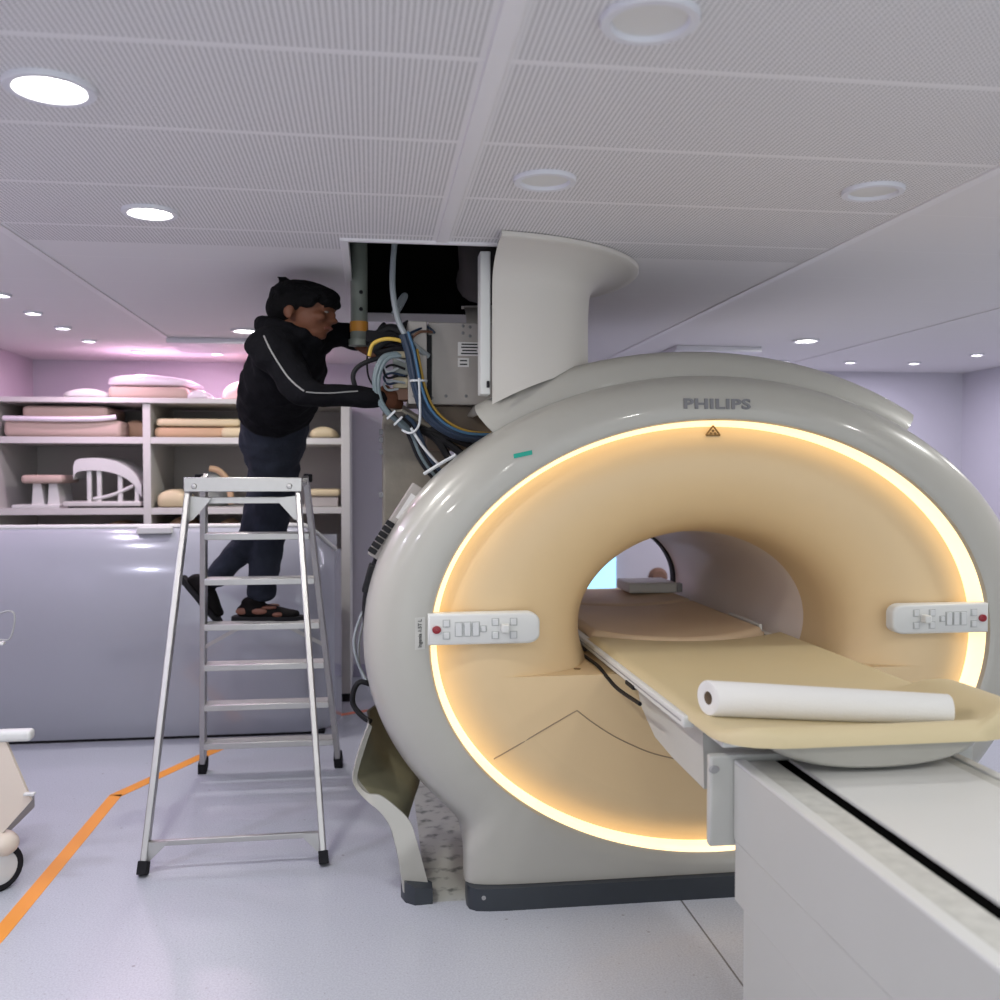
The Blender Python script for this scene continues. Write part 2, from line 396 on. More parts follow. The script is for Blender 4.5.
# ================================================================= the scanner
GX, GZ = 1.305, .98
def G(r, th, y):
    o = 0
    if r < .60 and y > 3.52: o = .048*min(1, (y-3.52)/.36)*(1 if y < 3.97 else max(0, 1-(y-3.97)/1.3))   # the bore sits a touch off centre
    return Vector((GX+o+K*r*cos(th), y, GZ+r*sin(th)))
mri = thing('mri_scanner', (GX, 4.5, 0), 'huge white ring scanner with glowing warm ring round its open bore', 'scanner')
RI = .822
def ro(th):
    c_, s_ = cos(th), sin(th); a = 1.005
    if s_ < -.3:
        b = min(.726/max(abs(c_), 1e-6), 1.25/abs(s_))
        k = .022; mxv = max(a, b); return mxv+k*log(exp((a-mxv)/k)+exp((b-mxv)/k))
    return a
TH = [2*pi*i/360 for i in range(360)]
prof = [(.0, 3.56), (0, 3.50), (.025, 3.483), (.1, 3.478), (.4, 3.482), (.62, 3.494), (.78, 3.515), (.89, 3.547), (.95, 3.58), (.985, 3.615), (1, 3.66), (1, 3.80), (.965, 3.80), (.96, 3.67), (.93, 3.60)]
rings = []
def pw(t):                                            # the pedestal has a tighter edge than the ring
    f = max(0, min(1, (ro(t)-1.008)/.06)); return 1-.62*f*f*(3-2*f)
for s_, y in prof: rings.append([G(RI+(ro(t)-RI)*s_, t, 3.478+(y-3.478)*(pw(t) if s_ > .3 else 1)) for t in TH])
fc = MB().loft(rings, cap=False)
bm = bmesh.new()
vv = [bm.verts.new(p) for p in fc.v]
for f in fc.f: bm.faces.new([vv[i] for i in f])
bmesh.ops.bisect_plane(bm, geom=bm.verts[:]+bm.edges[:]+bm.faces[:], plane_co=(0, 0, .085), plane_no=(0, 0, -1), clear_outer=True)
fc = MB().bm(bm)
part('front_cover', fc, 'shell', mri, ang=50)
# plinth
pp = [(.345, 3.60), (.342, 3.52), (.350, 3.485), (.375, 3.464), (.42, 3.456), (.5, 3.452)]
pp = pp+[(2*GX-x, y) for x, y in pp[::-1]]
def face_y(x, z):
    r = hypot((x-GX)/K, z-GZ); o = ro(atan2(z-GZ, (x-GX)/K)); s_ = (r-RI)/(o-RI)
    for (s0, y0), (s1, y1) in zip(prof[1:11], prof[2:11]):
        if s0 <= s_ <= s1: return y0+(y1-y0)*(s_-s0)/(s1-s0)
    return 3.48
def facept(px, py, off=0.):
    y = 3.48
    for _ in range(8): p = at(px, py, Y=y); y = face_y(p.x, p.z)
    return at(px, py, Y=y-off)
plm = MB().prism([(x, y, 0.0) for x, y in pp], (0, 0, .083))
pb = part('plinth', plm, 'plinth', mri, 'dark charcoal base strip')
part('screw', MB().lathe([(.0005, -.004), (.008, -.004), (.008, .0)], (.40, 3.4615, .05), 12, 'y'), 'grey', pb)
# glowing strip
part('light_ring', MB().loft([[G(r, t, y) for t in TH] for r, y in ((.8215, 3.500), (.817, 3.53), (.811, 3.556), (.802, 3.568), (.801, 3.61))], cap=False), 'led', mri, 'glowing warm white ring light')
BP = [(.802, 3.572), (.795, 3.567), (.782, 3.562), (.765, 3.553), (.74, 3.540), (.71, 3.527), (.67, 3.520), (.61, 3.526), (.55, 3.548), (.49, 3.59), (.44, 3.65), (.408, 3.73), (.392, 3.82), (.382, 3.90), (.377, 3.96)]
part('bore_bell', MB().loft([[G(r, t, y) for t in TH] for r, y in BP], cap=False), 'bell', mri, 'beige funnel face around the bore')
def bell_y(r):
    for (r0, y0), (r1, y1) in zip(BP, BP[1:]):
        if r1 <= r <= r0: return y0+(y1-y0)*(r0-r)/(r0-r1)
    return 3.56 if r > .7 else 3.9
def bellpt(px, py, off=.0):
    y = 3.55
    for _ in range(8):
        p = at(px, py, Y=y); y = bell_y(hypot((p.x-GX)/K, p.z-GZ))
    return at(px, py, Y=y-off)
part('bore_tube', MB().loft([[G(r, t, y) for t in TH[::3]] for r, y in ((.378, 3.955), (.374, 4.0), (.358, 5.5), (.365, 5.56))], cap=False), 'bore', mri, 'pale grey inner tube')
part('bore_end_ring', MB().loft([[G(r, t, y) for t in TH[::3]] for r, y in ((.366, 5.51), (.350, 5.515), (.347, 5.55), (.352, 5.59), (.37, 5.6))], cap=False), 'dark', mri, 'dark ring at the far end of the bore')
# magnet vessel behind the opened left side, rear and right covers
part('magnet_body', MB().loft([[G(r, t, y) for t in TH[::3]] for r, y in ((.62, 3.97), (.66, 3.86), (.70, 3.88), (.72, 3.94), (.72, 5.5), (.40, 5.6))], cap=False), 'magnet', mri, 'grey steel magnet vessel')
ths = [radians(-52+i*2) for i in range(52)]
part('side_cover', MB().loft([[G(r, t, y) for t in ths] for r, y in ((1.003, 3.805), (1.02, 4.1), (1.02, 5.3), (.98, 5.6), (.96, 5.6), (1.0, 5.3), (1.0, 4.1), (.985, 3.805), (1.003, 3.805))], cap=False, closed=False), 'cap', mri, 'smooth white right flank')
part('foot', MB().box(.45, .95, 3.9, 5.4, 0, .4, .02), 'magnet', mri); part('foot', MB().box(1.66, 2.16, 3.9, 5.4, 0, .4, .02), 'magnet', mri)
# raised top cap with its cut left end
CP = [(3.655, 1.006), (3.662, 1.035), (3.68, 1.07), (3.705, 1.095), (3.75, 1.112), (4.0, 1.12), (5.5, 1.12), (5.56, 1.08)]
def cap_r(y):
    if y <= CP[0][0]: return CP[0][1]
    for (y0, r0), (y1, r1) in zip(CP, CP[1:]):
        if y0 <= y <= y1: return r0+(r1-r0)*(y-y0)/(y1-y0)
    return 1.12
cp = []
N = 60
for i in range(N+1):
    f = i/N; ring = []
    for y, r in CP:
        a0 = 129.2-3.2*min(1, (y-3.655)/.2); a1 = 51.5+1.5*min(1, (y-3.655)/.2)
        ring.append(G(r, radians(a1+(a0-a1)*f), y))
    for y, r in CP[::-1]:
        a0 = 129.2-3.2*min(1, (y-3.655)/.2); a1 = 51.5+1.5*min(1, (y-3.655)/.2)
        ring.append(G(r-.03, radians(a1+(a0-a1)*f), y+.01))
    cp.append(ring)
part('top_cap', MB().loft(cp, cap=True), 'cap', mri, 'raised white top cover with a cut left end')
# lettering, sticker, tape, warning sign
part('logo_lettering', text_mb('PHILIPS', .052, facing(facept(717, 404.5, .001), 0, radians(-4)), .003, .0018, sx=1.50, spacing=1.06), 'letter', mri, 'raised dark grey capital lettering')
a, b_, c_, d_ = [facept(x, y, .003) for x, y in ((415, 618), (425, 617), (425, 649), (415, 650))]
stk = part('name_sticker', MB().prism([a, b_, c_, d_], (0, .004, 0)), 'key2', mri, 'small pale sticker with upright lettering')
part('sticker_lettering', text_mb('Ingenia 1.5T L', .019, facing(facept(420, 633.5, .0045), pi/2), .0006, .0003, sx=.95), 'ink', stk)
a, b_, c_, d_ = [facept(x, y, .003) for x, y in ((513.5, 454), (532, 450), (532.5, 454.5), (514, 458.5))]
part('tape_strip', MB().prism([a, b_, c_, d_], (0, .006, 0)), 'green', mri, 'short green tape strip')
wp = at(713, 432, Y=3.55)
wm = MB()
tri = [wp+Vector((K*.024*cos(radians(90+120*i)), 0, .024*sin(radians(90+120*i)))) for i in range(3)]
for i in range(3): wm.tube([tri[i], tri[(i+1) % 3]], .0035, 6, False)
for i in range(3): wm.ell(wp+Vector((K*.007*cos(radians(90+120*i)), 0, .007*sin(radians(90+120*i))-.002)), (.006, .003, .005), 8)
part('warning_triangle', wm, 'brown_ink', mri, 'small brown warning triangle')
# bell joints and the small ledges beside the table
for pth in (((494, 759), (515, 747), (545, 729), (577, 710.5)), ((577, 710.5), (592, 722), (612, 735), (632, 745), (655, 754), (690, 762))):
    part('bell_joint', MB().tube([at(x, y, Y=3.522) if x > 530 else bellpt(x, y) for x, y in pth], .0026, 6), 'seam', mri)
ZL = .845; YF = 3.5225
def arc_fill():
    mb = MB(); vl = ZL-GZ; top = []
    q = [(r, y) for r, y in BP if r <= .67]
    fr = [G(.655, radians(a), YF) for a in range(-168, -11, 3)]
    a0 = math.asin(vl/.655)
    L = Vector((GX-K*.655*cos(a0), YF, ZL)); R_ = Vector((GX+K*.655*cos(a0), YF, ZL))
    front = [L]+[p for p in fr if p.z < ZL]+[R_]
    n = len(front)
    mb.add(front+[Vector((GX, YF, ZL))], [(n, i, i+1) for i in range(n-1)])
    tl = []; tr_ = []
    for r, y in [(.655, YF)]+[(r, y) for r, y in q if r < .62]+[(.362, 4.0)]:
        u = sqrt(r*r-vl*vl); tl.append(Vector((GX-K*u, y, ZL))); tr_.append(Vector((GX+K*u, y, ZL)))
    mb.loft([tl, tr_], cap=False, closed=False)
    return mb
part('bell_lower_panel', arc_fill(), 'bell', mri, ang=25)
bf = MB(); vl = ZL-GZ
ch = [G(.357, radians(a), 3.9) for a in range(-157, -22, 5)]
bf.prism(ch, (0, 1.62, 0))
part('bore_floor', bf, 'bore', mri)
for sg in (1, -1):
    part('sensor_dot', MB().lathe([(.001, .002), (.014, .002), (.014, 0)], (GX-sg*.52, 3.64, ZL), 12), 'brown_ink', mri)
# control panels
def control(sg, pts, label):
    Yp = 3.462
    q = [at(x, y, Y=Yp) for x, y in pts]            # outer-bottom, outer-top, inner-top, inner-bottom
    x0, x1 = q[0].x, q[2].x; z0 = (q[0].z+q[3].z)/2; z1 = (q[1].z+q[2].z)/2
    W = abs(x1-x0); zc = (z0+z1)/2; h = (z1-z0)/2
    r = .035
    out = [(0, -h), (0, h)]
    for i in range(7):
        a = pi/2-pi/2*i/6; out.append((W-r*K+r*K*cos(a), h-r+r*sin(a)))
    for i in range(7):
        a = -pi/2*i/6; out.append((W-r*K+r*K*cos(a), -h+r+r*sin(a)))
    dr = 1 if x1 > x0 else -1
    def lp(u, v, y): return Vector((x0+dr*u, y, zc+v))
    rg = []
    for y, ins in ((3.512, 0), (Yp+.008, 0), (Yp+.002, .004), (Yp, .010)):
        rg.append([lp(W/2+(u-W/2)*(1-ins/W*2), v*(1-ins/h), y) for u, v in out])
    o = part('control_panel', MB().loft(rg), 'white', mri, label)
    U = W/.46
    def key(name, u, v, wu, hv, mt='key', d=.006, frame=True):
        if frame: part('key_surround', MB().box(*sorted((lp((u-wu/2)*U-.004, 0, 0).x, lp((u+wu/2)*U+.004, 0, 0).x)), Yp-.001, Yp+.002, zc+v-hv/2-.003, zc+v+hv/2+.003), 'keyline', o, smooth=False)
        part(name, MB().box(*sorted((lp((u-wu/2)*U, 0, 0).x, lp((u+wu/2)*U, 0, 0).x)), Yp-d, Yp+.002, zc+v-hv/2, zc+v+hv/2, .001), mt, o)
    c = lp(.035*U, 0, Yp)
    part('stop_ring', MB().lathe([(.008, -.002), (.019, -.002), (.020, 0)], c, 20, 'y', kx=K*.85), 'sticker', o)
    part('stop_button', MB().lathe([(.0005, -.010), (.008, -.010), (.014, -.008), (.0145, 0)], c, 20, 'y', kx=K*.85), 'red', o, 'red round stop button')
    for v in (.022, -.022): key('key', .075, v, .022, .022)
    for u in (.125, .160, .195): key('rocker_key', u, 0, .024, .048)
    key('key', .226, .0, .018, .018)
    for u in (.275, .35):
        for v in (.024, -.024): key('key', u, v, .022, .022)
    part('joystick', MB().box(*sorted((lp(.297*U, 0, 0).x, lp(.330*U, 0, 0).x)), Yp-.035, Yp+.002, zc-.012, zc+.018, .006), 'white', o, 'square white joystick knob')
    return o
control(1, ((428, 647), (428, 614), (540, 612), (540, 642)), 'white control panel on the left, buttons and joystick')
control(-1, ((989, 632), (989, 603), (893, 605), (893, 635)), 'white control panel on the right, buttons and joystick')
# electronics along the bare left edge
def edge_pt(th, r, y): return G(r, radians(th), y)
a, b_ = edge_pt(146, .985, 3.84), edge_pt(164, .99, 3.84)
mod = part('module_housing', MB().bar(a, b_, .13, .10, (0, -1, 0), .004), 'galv', mri, 'silver electronics housing on the bare left edge')
dv = (b_-a).normalized(); nv = Vector((dv.z, 0, -dv.x)); nv = nv if nv.x < 0 else -nv
for i in range(6):
    p = a+(b_-a)*(.56+.075*i)+nv*.055+Vector((0, -.05, 0))
    part('connector', MB().bar(p-dv*.010, p+dv*.010, .035, .025, (0, -1, 0), .003), 'dark', mod)
part('housing_label', MB().bar(a+(b_-a)*.12+Vector((0, -.051, 0))+nv*.035, a+(b_-a)*.46+Vector((0, -.051, 0))+nv*.035, .03, .002, (0, -1, 0)), 'sticker', mod)
part('junction_block', MB().bar(edge_pt(165, .985, 3.83), edge_pt(171.5, .985, 3.83), .10, .09, (0, -1, 0), .006), 'dark', mri, 'black junction block below the silver housing')
part('junction_block', MB().bar(edge_pt(172.5, .985, 3.83), edge_pt(179, .985, 3.83), .055, .07, (0, -1, 0), .006), 'dark', mri, 'black junction block below the silver housing')
part('cable_trunk', MB().tube([edge_pt(t, 1.0 if t < 175 else .99, 3.87) for t in (150, 156, 162, 168, 174, 180, 186, 192)], .02, 8), 'c_black', mri, 'black cable trunk')

# ---------------------------------------------------------------- flared ceiling duct cover (right half only)
dx, dy = .30, 4.15; da, db = .605, .50
def duct_r(fl, n=3.2, m_=46):
    pts = []
    for i in range(m_+1):
        t = -pi/2+pi*i/m_
        nn = n-(n-2.1)*min(1, fl/.2)
        cx_, sx_ = cos(t), sin(t)
        x = (da+fl)*abs(cx_)**(2/nn); y = (db+fl*1.2)*abs(sx_)**(2/nn)*(1 if sx_ > 0 else -1)
        pts.append((dx+x, dy+y))
    return [(max(x, .455), y) for x, y in pts]
lev = [(None, 0), (2.10, 0), (2.25, 0)]
for i in range(13):
    a = pi/2*i/12; lev.append((2.315+.125*sin(a), .004+.222*(1-cos(a))))
lev += [(2.445, .231), (2.4575, .231)]
rg = []
for z, fl in lev:
    ring = []
    for x, y in duct_r(fl):
        if z is None:
            rc = cap_r(min(max(y, 3.7), 5.4)); u = (x-GX)/K
            zz = GZ+sqrt(max(.05, rc*rc-u*u))+.001
        else: zz = z
        ring.append(Vector((x, y, zz)))
    rg.append(ring)
dm = MB().loft(rg, cap=False, closed=False)
duct = thing('duct_cover', (.6, 4.15, 1.9), 'flared white half column cover rising from the scanner to the ceiling', 'duct cover')
part('shell', dm, 'matte', duct, ang=60)
part('edge_flange', MB().box(.412, .452, 3.67, 3.76, 1.905, 2.45, .004), 'white', duct, 'pale vertical flange along its open left edge')
part('latch', MB().box(.436, .446, 3.655, 3.675, 1.93, 1.955, .002), 'dark', duct)

# ---------------------------------------------------------------- electronics tower and column in the opened shaft
tw = thing('electronics_cabinet', (.33, 4.3, 1.88), 'bare grey sheet metal box under the black ceiling opening', 'cabinet')
p0 = at(428, 322, Y=4.05); p1 = at(488, 405, Y=4.05)
part('housing', MB().box(p0.x, p1.x+.12, 4.05, 4.6, p1.z, p0.z, .004), 'galv', tw)
b0 = at(408, 321, Y=4.0); b1 = at(427, 404, Y=4.0)
part('side_bracket', MB().box(b0.x, b1.x, 4.0, 4.3, b1.z, b0.z, .003), 'galv', tw)
part('bracket_slot', MB().box(b1.x+.002, p0.x+.015, 4.04, 4.2, b1.z+.02, b0.z-.05), 'dark', tw)
for x, y in ((463, 326), (470, 327), (480, 327), (463, 333), (470, 336), (428, 326), (432, 398), (446, 396), (466, 396), (414, 396)):
    p = at(x, y, Y=4.0 if x < 427 else 4.05); part('screw', MB().lathe([(.0005, -.004), (.006, -.003), (.007, 0)], p, 10, 'y'), 'letter', tw)
for (x0, y0, x1, y1, n) in ((458, 342, 481, 356, 4), (458, 358, 469, 367, 2)):
    a = at(x0, y0, Y=4.047); c = at(x1, y1, Y=4.047)
    lb = part('rating_label', MB().box(a.x, c.x, 4.047, 4.051, c.z, a.z), 'sticker', tw, smooth=False)
    im = MB()
    for i in range(n):
        z = a.z-(a.z-c.z)*(i+.7)/(n+.4); k_ = .12+.1*random.random()
        im.box(a.x+(c.x-a.x)*k_, c.x-(c.x-a.x)*k_, 4.0458, 4.0475, z-.003, z+.003)
    part('print', im, 'ink', lb, smooth=False)
part('lower_plate', MB().box(at(425, 420, Y=4.2).x, .52, 4.11, 4.2, 1.70, p1.z-.002, .004), mat('rusty_plate', (.16, .125, .095), .6, .2, var=.2, vscale=8), tw)
for (y0, y1, mt) in ((351, 358, 'khaki'), (359, 375, 'grn'), (377, 388, 'khaki')):
    a = at(393, y0, Y=4.03); c = at(408, y1, Y=4.03)
    part('connector_module', MB().box(a.x, c.x, 4.03, 4.14, c.z, a.z, .004), mt, tw)
part('terminal_block', MB().box(at(384, 389, Y=4.05).x, at(408, 400, Y=4.05).x, 4.05, 4.15, at(384, 400, Y=4.05).z, at(384, 388, Y=4.05).z, .004), 'c_brown', tw)
part('top_bracket', MB().bar(at(366, 338, Y=4.2), at(410, 341, Y=4.2),   .14, .05, (0, 0, 1), .006), 'rubber', tw, 'black bracket at the top left')
part('support_arm', MB().bar(at(396, 411, Y=4.02), at(432, 432, Y=4.1), .10, .012, (0, 0, 1)), 'concrete', tw)
colm = thing('support_column', (.25, 4.4, .62), 'weathered grey column behind the bare left side of the scanner', 'column')
cA = at(383, 410, Y=4.22); cB = at(450, 560, Y=4.22)
part('shaft', MB().box(cA.x, .335, 4.22, 4.70, .62, 1.86, .01), 'concrete', colm)
part('cap_plate', MB().prism([at(383, 412, Y=4.2), at(384, 402, Y=4.2), at(396, 399, Y=4.2), at(412, 411, Y=4.2), at(430, 423, Y=4.2), at(430, 440, Y=4.2)], (0, .3, 0)), 'concrete', colm)
for y in (432, 440, 452, 495):
    p = at(382.5, y, Y=4.24); part('bolt', MB().box(p.x-.015, p.x+.01, 4.23, 4.27, p.z-.012, p.z+.012, .003), 'letter', colm)
# hanging pipe
pc = at(359, 300, Y=4.32)
pipe = thing('hanging_pipe', (pc.x, 4.32, 2.15), 'grey green pipe with an orange band hanging from the ceiling opening', 'pipe')
zA, zB = at(359, 322, Y=4.32).z, at(359, 332, Y=4.32).z; zE = at(359, 346, Y=4.32).z
part('tube', MB().lathe([(.035, zA-pc.z), (.036, .6), (.03, .6), (.03, zA-pc.z)], pc, 20, kx=K*.8), 'steelgrey', pipe)
part('band', MB().lathe([(.002, zA-pc.z), (.038, zA-pc.z), (.038, zB-pc.z), (.002, zB-pc.z)], pc, 20, kx=K*.8), 'orange', pipe, 'orange band')
part('collar', MB().lathe([(.036, zB-pc.z), (.036, zE-pc.z+.03), (.044, zE-pc.z+.028), (.044, zE-pc.z), (.02, zE-pc.z), (.018, zE-pc.z+.03)], pc, 20, kx=K*.8), 'steelgrey', pipe)
for y in (292, 309):
    p = at(361, y, Y=4.283); part('rivet', MB().lathe([(.0005, -.006), (.008, -.005), (.009, .004)], p, 10, 'y'), 'dark', pipe)
lp_ = MB().tube([at(395, 316, Y=4.5), at(404, 300, Y=4.5), at(405, 295, Y=4.5), at(401, 299, Y=4.5), at(393, 315, Y=4.5)], .012, 8)
solo('hanging_strap', lp_, 'c_grey', 'small grey loop strap dangling inside the black ceiling opening', 'strap')
# duct pipe dimly seen inside the opening
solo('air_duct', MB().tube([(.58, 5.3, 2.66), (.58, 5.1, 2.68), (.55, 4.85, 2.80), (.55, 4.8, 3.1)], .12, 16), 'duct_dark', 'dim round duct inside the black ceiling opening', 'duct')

# ---------------------------------------------------------------- cables
def cable(name, pts, r, mt, label, group=None):
    return solo(name, MB().tube([at(x, y, Y=Y) for x, y, Y in pts], r, 8, k=7), mt, label, 'cable', group)
cable('hose', ((396, 232, 4.02), (393, 262, 4.02), (393, 292, 4.0), (399, 322, 3.98), (411, 342, 3.96), (428, 356, 4.02)), .012, 'c_grey', 'pale grey hose hanging from the ceiling opening onto the metal box')
bl = ((405, 333), (411, 352), (415, 372), (419, 390), (428, 411), (445, 427), (466, 435), (492, 436))
for i in range(7):
    o = i-3
    cable('bundled_cable', [(x+o*1.25*(1 if j < 5 else .4)+random.uniform(-.4, .4), y+o*1.0*(-.3 if j < 4 else -1.1)+1, 3.96-.006*(i % 3)) for j, (x, y) in enumerate(bl)], .010, 'c_blue', 'dark blue cable in the thick bundle curving down the metal box', 'dark blue bundle')
cable('light_blue_cable', [(x+3, y-1.5, 3.935) for x, y in bl], .0055, 'c_lblue', 'thin light blue cable lying on the dark blue bundle')
cable('yellow_edge_cable', [(x+6, y-3, 3.95) for x, y in bl[1:]], .0055, 'c_yg', 'thin olive yellow cable along the right edge of the dark blue bundle')
cable('yellow_cable', ((369, 356, 3.98), (373, 344, 3.97), (385, 339, 3.96), (398, 340, 3.96), (408, 344, 3.98)), .008, 'c_yel', 'bright yellow cable arching beside the orange banded pipe')
cy = ((399, 353), (386, 356), (379, 366), (376, 380), (378, 396), (386, 410), (398, 421), (408, 431))
for i in range(4):
    cable('signal_cable', [(x+i*1.5-2, y+i*.8, 3.97-.008*(i % 2)) for x, y in cy], .008, 'c_cyan', 'pale cyan cable in the loop at the hand of the man', 'pale cyan loop')
lo2 = ((400, 420), (408, 428), (414, 440), (420, 455), (428, 468), (438, 480))
for i in range(4):
    cable('lower_cable', [(x+i*3-3, y-i*1.5, 4.02-.01*i) for x, y in lo2], .009, ('c_black', 'c_cyan', 'c_black', 'c_blue')[i],
          ('black cable lowest in the fan that dives behind the scanner rim', 'grey cyan cable in the fan that dives behind the scanner rim', 'black cable in the middle of the fan behind the scanner rim', 'dark blue cable uppermost in the fan behind the scanner rim')[i])
for i, (e, y1) in enumerate((((455, 470), 440), ((470, 460), 436), ((482, 450), 432))):
    cable('black_cable', ((402, 416, 4.08), (418, 428, 4.06), (437, y1, 4.04), (*e, 4.0)), .016, 'c_black', ('lowest', 'middle', 'topmost')[i]+' of three thick black cables running under the blue bundle')
cable('white_loop_cable', ((419, 378, 3.93), (420, 405, 3.93), (419, 425, 3.93), (411, 433, 3.93), (402, 430, 3.95)), .005, 'c_white', 'thin white cable looping in front of the support arm')
cable('white_wire', ((411, 428, 3.94), (424, 448, 3.93), (440, 466, 3.92)), .006, 'c_white', 'thin white wire running from the loop down to the scanner rim')
cable('white_rod', ((424, 474, 3.80), (440, 464, 3.78), (456, 455, 3.76)), .007, 'c_white', 'straight white rod just above the left rim of the scanner')
cable('black_arm_cable', ((358, 393, 4.0), (353, 378, 4.0), (357, 368, 4.0), (369, 361, 4.0), (384, 357, 4.0)), .010, 'c_black', 'black cable curving above the outstretched forearm')
cable('thin_black_cable', ((369, 345, 4.05), (367, 362, 4.05), (369, 378, 4.05), (378, 392, 4.02)), .004, 'c_black', 'hair thin black cable dropping from the pipe to the hand')
cable('dark_wire', ((373, 398, 4.0), (386, 408, 4.0), (398, 420, 4.0)), .008, 'c_black', 'short black wire leaving the hand of the man')
cable('black_top_cable', ((409, 334, 3.97), (417, 330, 3.99), (427, 327, 4.02), (435, 333, 4.03)), .005, 'c_blue', 'thin dark cable arched over the top of the metal box')
cable('brown_top_cable', ((412, 338, 3.97), (420, 332, 3.98), (432, 332, 4.03)), .006, 'c_brown', 'thin brown cable on the upper left of the metal box')
for i, (pts_, lb_) in enumerate(((((371, 349, 4.16), (378, 334, 4.15), (392, 328, 4.14), (409, 337, 4.12)), 'black hose arching highest between the pipe and the metal box'),
                                (((373, 352, 4.12), (384, 343, 4.11), (398, 338, 4.10), (411, 346, 4.08)), 'black hose running just above the yellow cable arch'),
                                (((381, 326, 4.20), (390, 333, 4.19), (400, 330, 4.18), (410, 324, 4.18)), 'black hose sagging below the dark ceiling opening'),
                                (((376, 354, 4.10), (388, 351, 4.09), (400, 349, 4.08), (409, 353, 4.07)), 'black hose passing under the yellow cable arch'))):
    cable('black_hose', pts_, (.019, .015, .022, .014)[i], 'c_black', lb_)
for i in range(4):
    cable('tangle_wire', ((405, 362+7*i, 4.02), (392, 357+8*i, 4.0), (384, 363+7*i, 4.0), (388, 372+6*i, 4.0), (398, 368+7*i, 4.02)), .005, ('c_white', 'c_black', 'c_blue', 'c_grey')[i],
          ('white wire topmost in the tangle left of the modules', 'black wire second in the tangle left of the modules', 'blue wire third in the tangle left of the modules', 'grey wire lowest in the tangle left of the modules')[i])
cable('grey_cable', ((367, 606, 3.95), (360, 618, 3.95), (354, 640, 3.95), (357, 660, 3.95), (364, 676, 3.95), (373, 694, 3.9)), .006, 'c_grey', 'thin grey cable bowing out beside the lower left scanner rim')
cable('thin_grey_cable', ((366, 612, 3.97), (359, 642, 3.97), (360, 668, 3.97), (368, 686, 3.95), (376, 700, 3.9)), .005, 'c_grey', 'thinner grey cable inside the bow beside the lower left rim')
cable('loop_cable', ((370, 684, 3.9), (360, 682, 3.9), (354, 690, 3.9), (353, 704, 3.9), (362, 716, 3.88), (371, 722, 3.86)), .011, 'c_black', 'thick black cable loop hanging over the loose side cover')
solo('cable_tie', MB().lathe([(.026, -.004), (.029, -.004), (.029, .004), (.026, .004), (.026, -.004)], at(418.5, 381, Y=3.955), 16, kx=1.25), 'c_white', 'white cable tie round the blue bundle, beside the metal box edge', 'cable tie')
for (x, y, lb) in ((391, 415, 'pale cyan loop, near the hand'), (398, 421, 'pale cyan loop, at its lower end')):
    a = at(x-4, y+4, Y=3.945); b2 = at(x+4, y-4, Y=3.945)
    solo('cable_tie', MB().bar(a, b2, .008, .05, (0, 1, 0)), 'c_white', 'white cable tie on the '+lb, 'cable tie')

# ---------------------------------------------------------------- loose lower side cover standing on the floor
sc = thing('side_cover_panel', (.1, 3.9, 0), 'loose curved white side cover standing on the floor, raw olive back', 'cover panel')
outer = [(369, 724), (361, 745), (355, 766), (353, 780), (357, 790), (367, 801), (380, 812), (390, 826), (395, 842), (399, 860), (402, 880), (404, 893)]
inner = [(372, 727), (365, 748), (359, 768), (357, 780), (361, 788), (369, 794), (381, 796), (397, 808), (410, 822), (417, 842), (424, 868), (431, 894)]
def yy(i): return 3.72-.14*min(1, i/9)
R0 = [at(x, y, Y=yy(i)+.0) for i, (x, y) in enumerate(outer)]; R1 = [at(x, y, Y=yy(i)+.012) for i, (x, y) in enumerate(inner)]
R0b = [p+Vector((.05 if i < 6 else .02, .55 if i < 6 else .35, 0)) for i, p in enumerate(R0)]
lipm = MB()
P0, _ = crom(R0, [0]*len(R0), 5); P1, _ = crom(R1, [0]*len(R1), 5)
P0b = [p+Vector((-.004, .012, 0)) for p in P0]
lipm.loft([P0b, P0, P1, [p+Vector((0, .012, 0)) for p in P1], P0b], cap=False, closed=False)
part('front_lip', lipm, 'shell', sc, 'white front edge')
bk = MB()
Q0 = [p+Vector((.002, .010, 0)) for p in P0]
def back(i, p, n):
    f = i/n
    return p+Vector((.10+.10*f, .42-.05*f, 0)) if True else p
nn = len(Q0)
D1 = [Vector((p.x+.12*sin(pi*min(1, i/nn*1.2)), p.y+.20, p.z)) for i, p in enumerate(Q0)]
D2 = [Vector((p.x+.20*sin(pi*min(1, .15+i/nn)), p.y+.46, max(p.z, .02))) for i, p in enumerate(Q0)]
bk.loft([Q0, D1, D2], cap=False, closed=False)
part('raw_back', bk, 'olive', sc, 'olive raw fibreglass inner side')
ob = MB(); off = Vector((-.012, .004, 0))
ob.loft([[p for p in P0], [p+off for p in D1], [p+off for p in D2]], cap=False, closed=False)
part('outer_skin', ob, 'shell', sc)
pts = [at(402, 876, Y=3.575), at(432, 889, Y=3.59)]
xa, xb = pts[0].x-.003, pts[1].x
lo_ = [Vector((xa, 3.62, 0)), Vector((xa+.015, 3.57, 0)), Vector((xa+.05, 3.54, 0)), Vector((xb, 3.545, 0)), Vector((xb, 3.60, 0)), Vector((xa+.04, 3.66, 0))]
pbm = MB().loft([lo_, [p+Vector((0, 0, h_)) for p, h_ in zip(lo_, (.085, .078, .066, .056, .06, .08))]])
part('plinth_strip', pbm, 'plinth', sc, 'dark charcoal base strip')

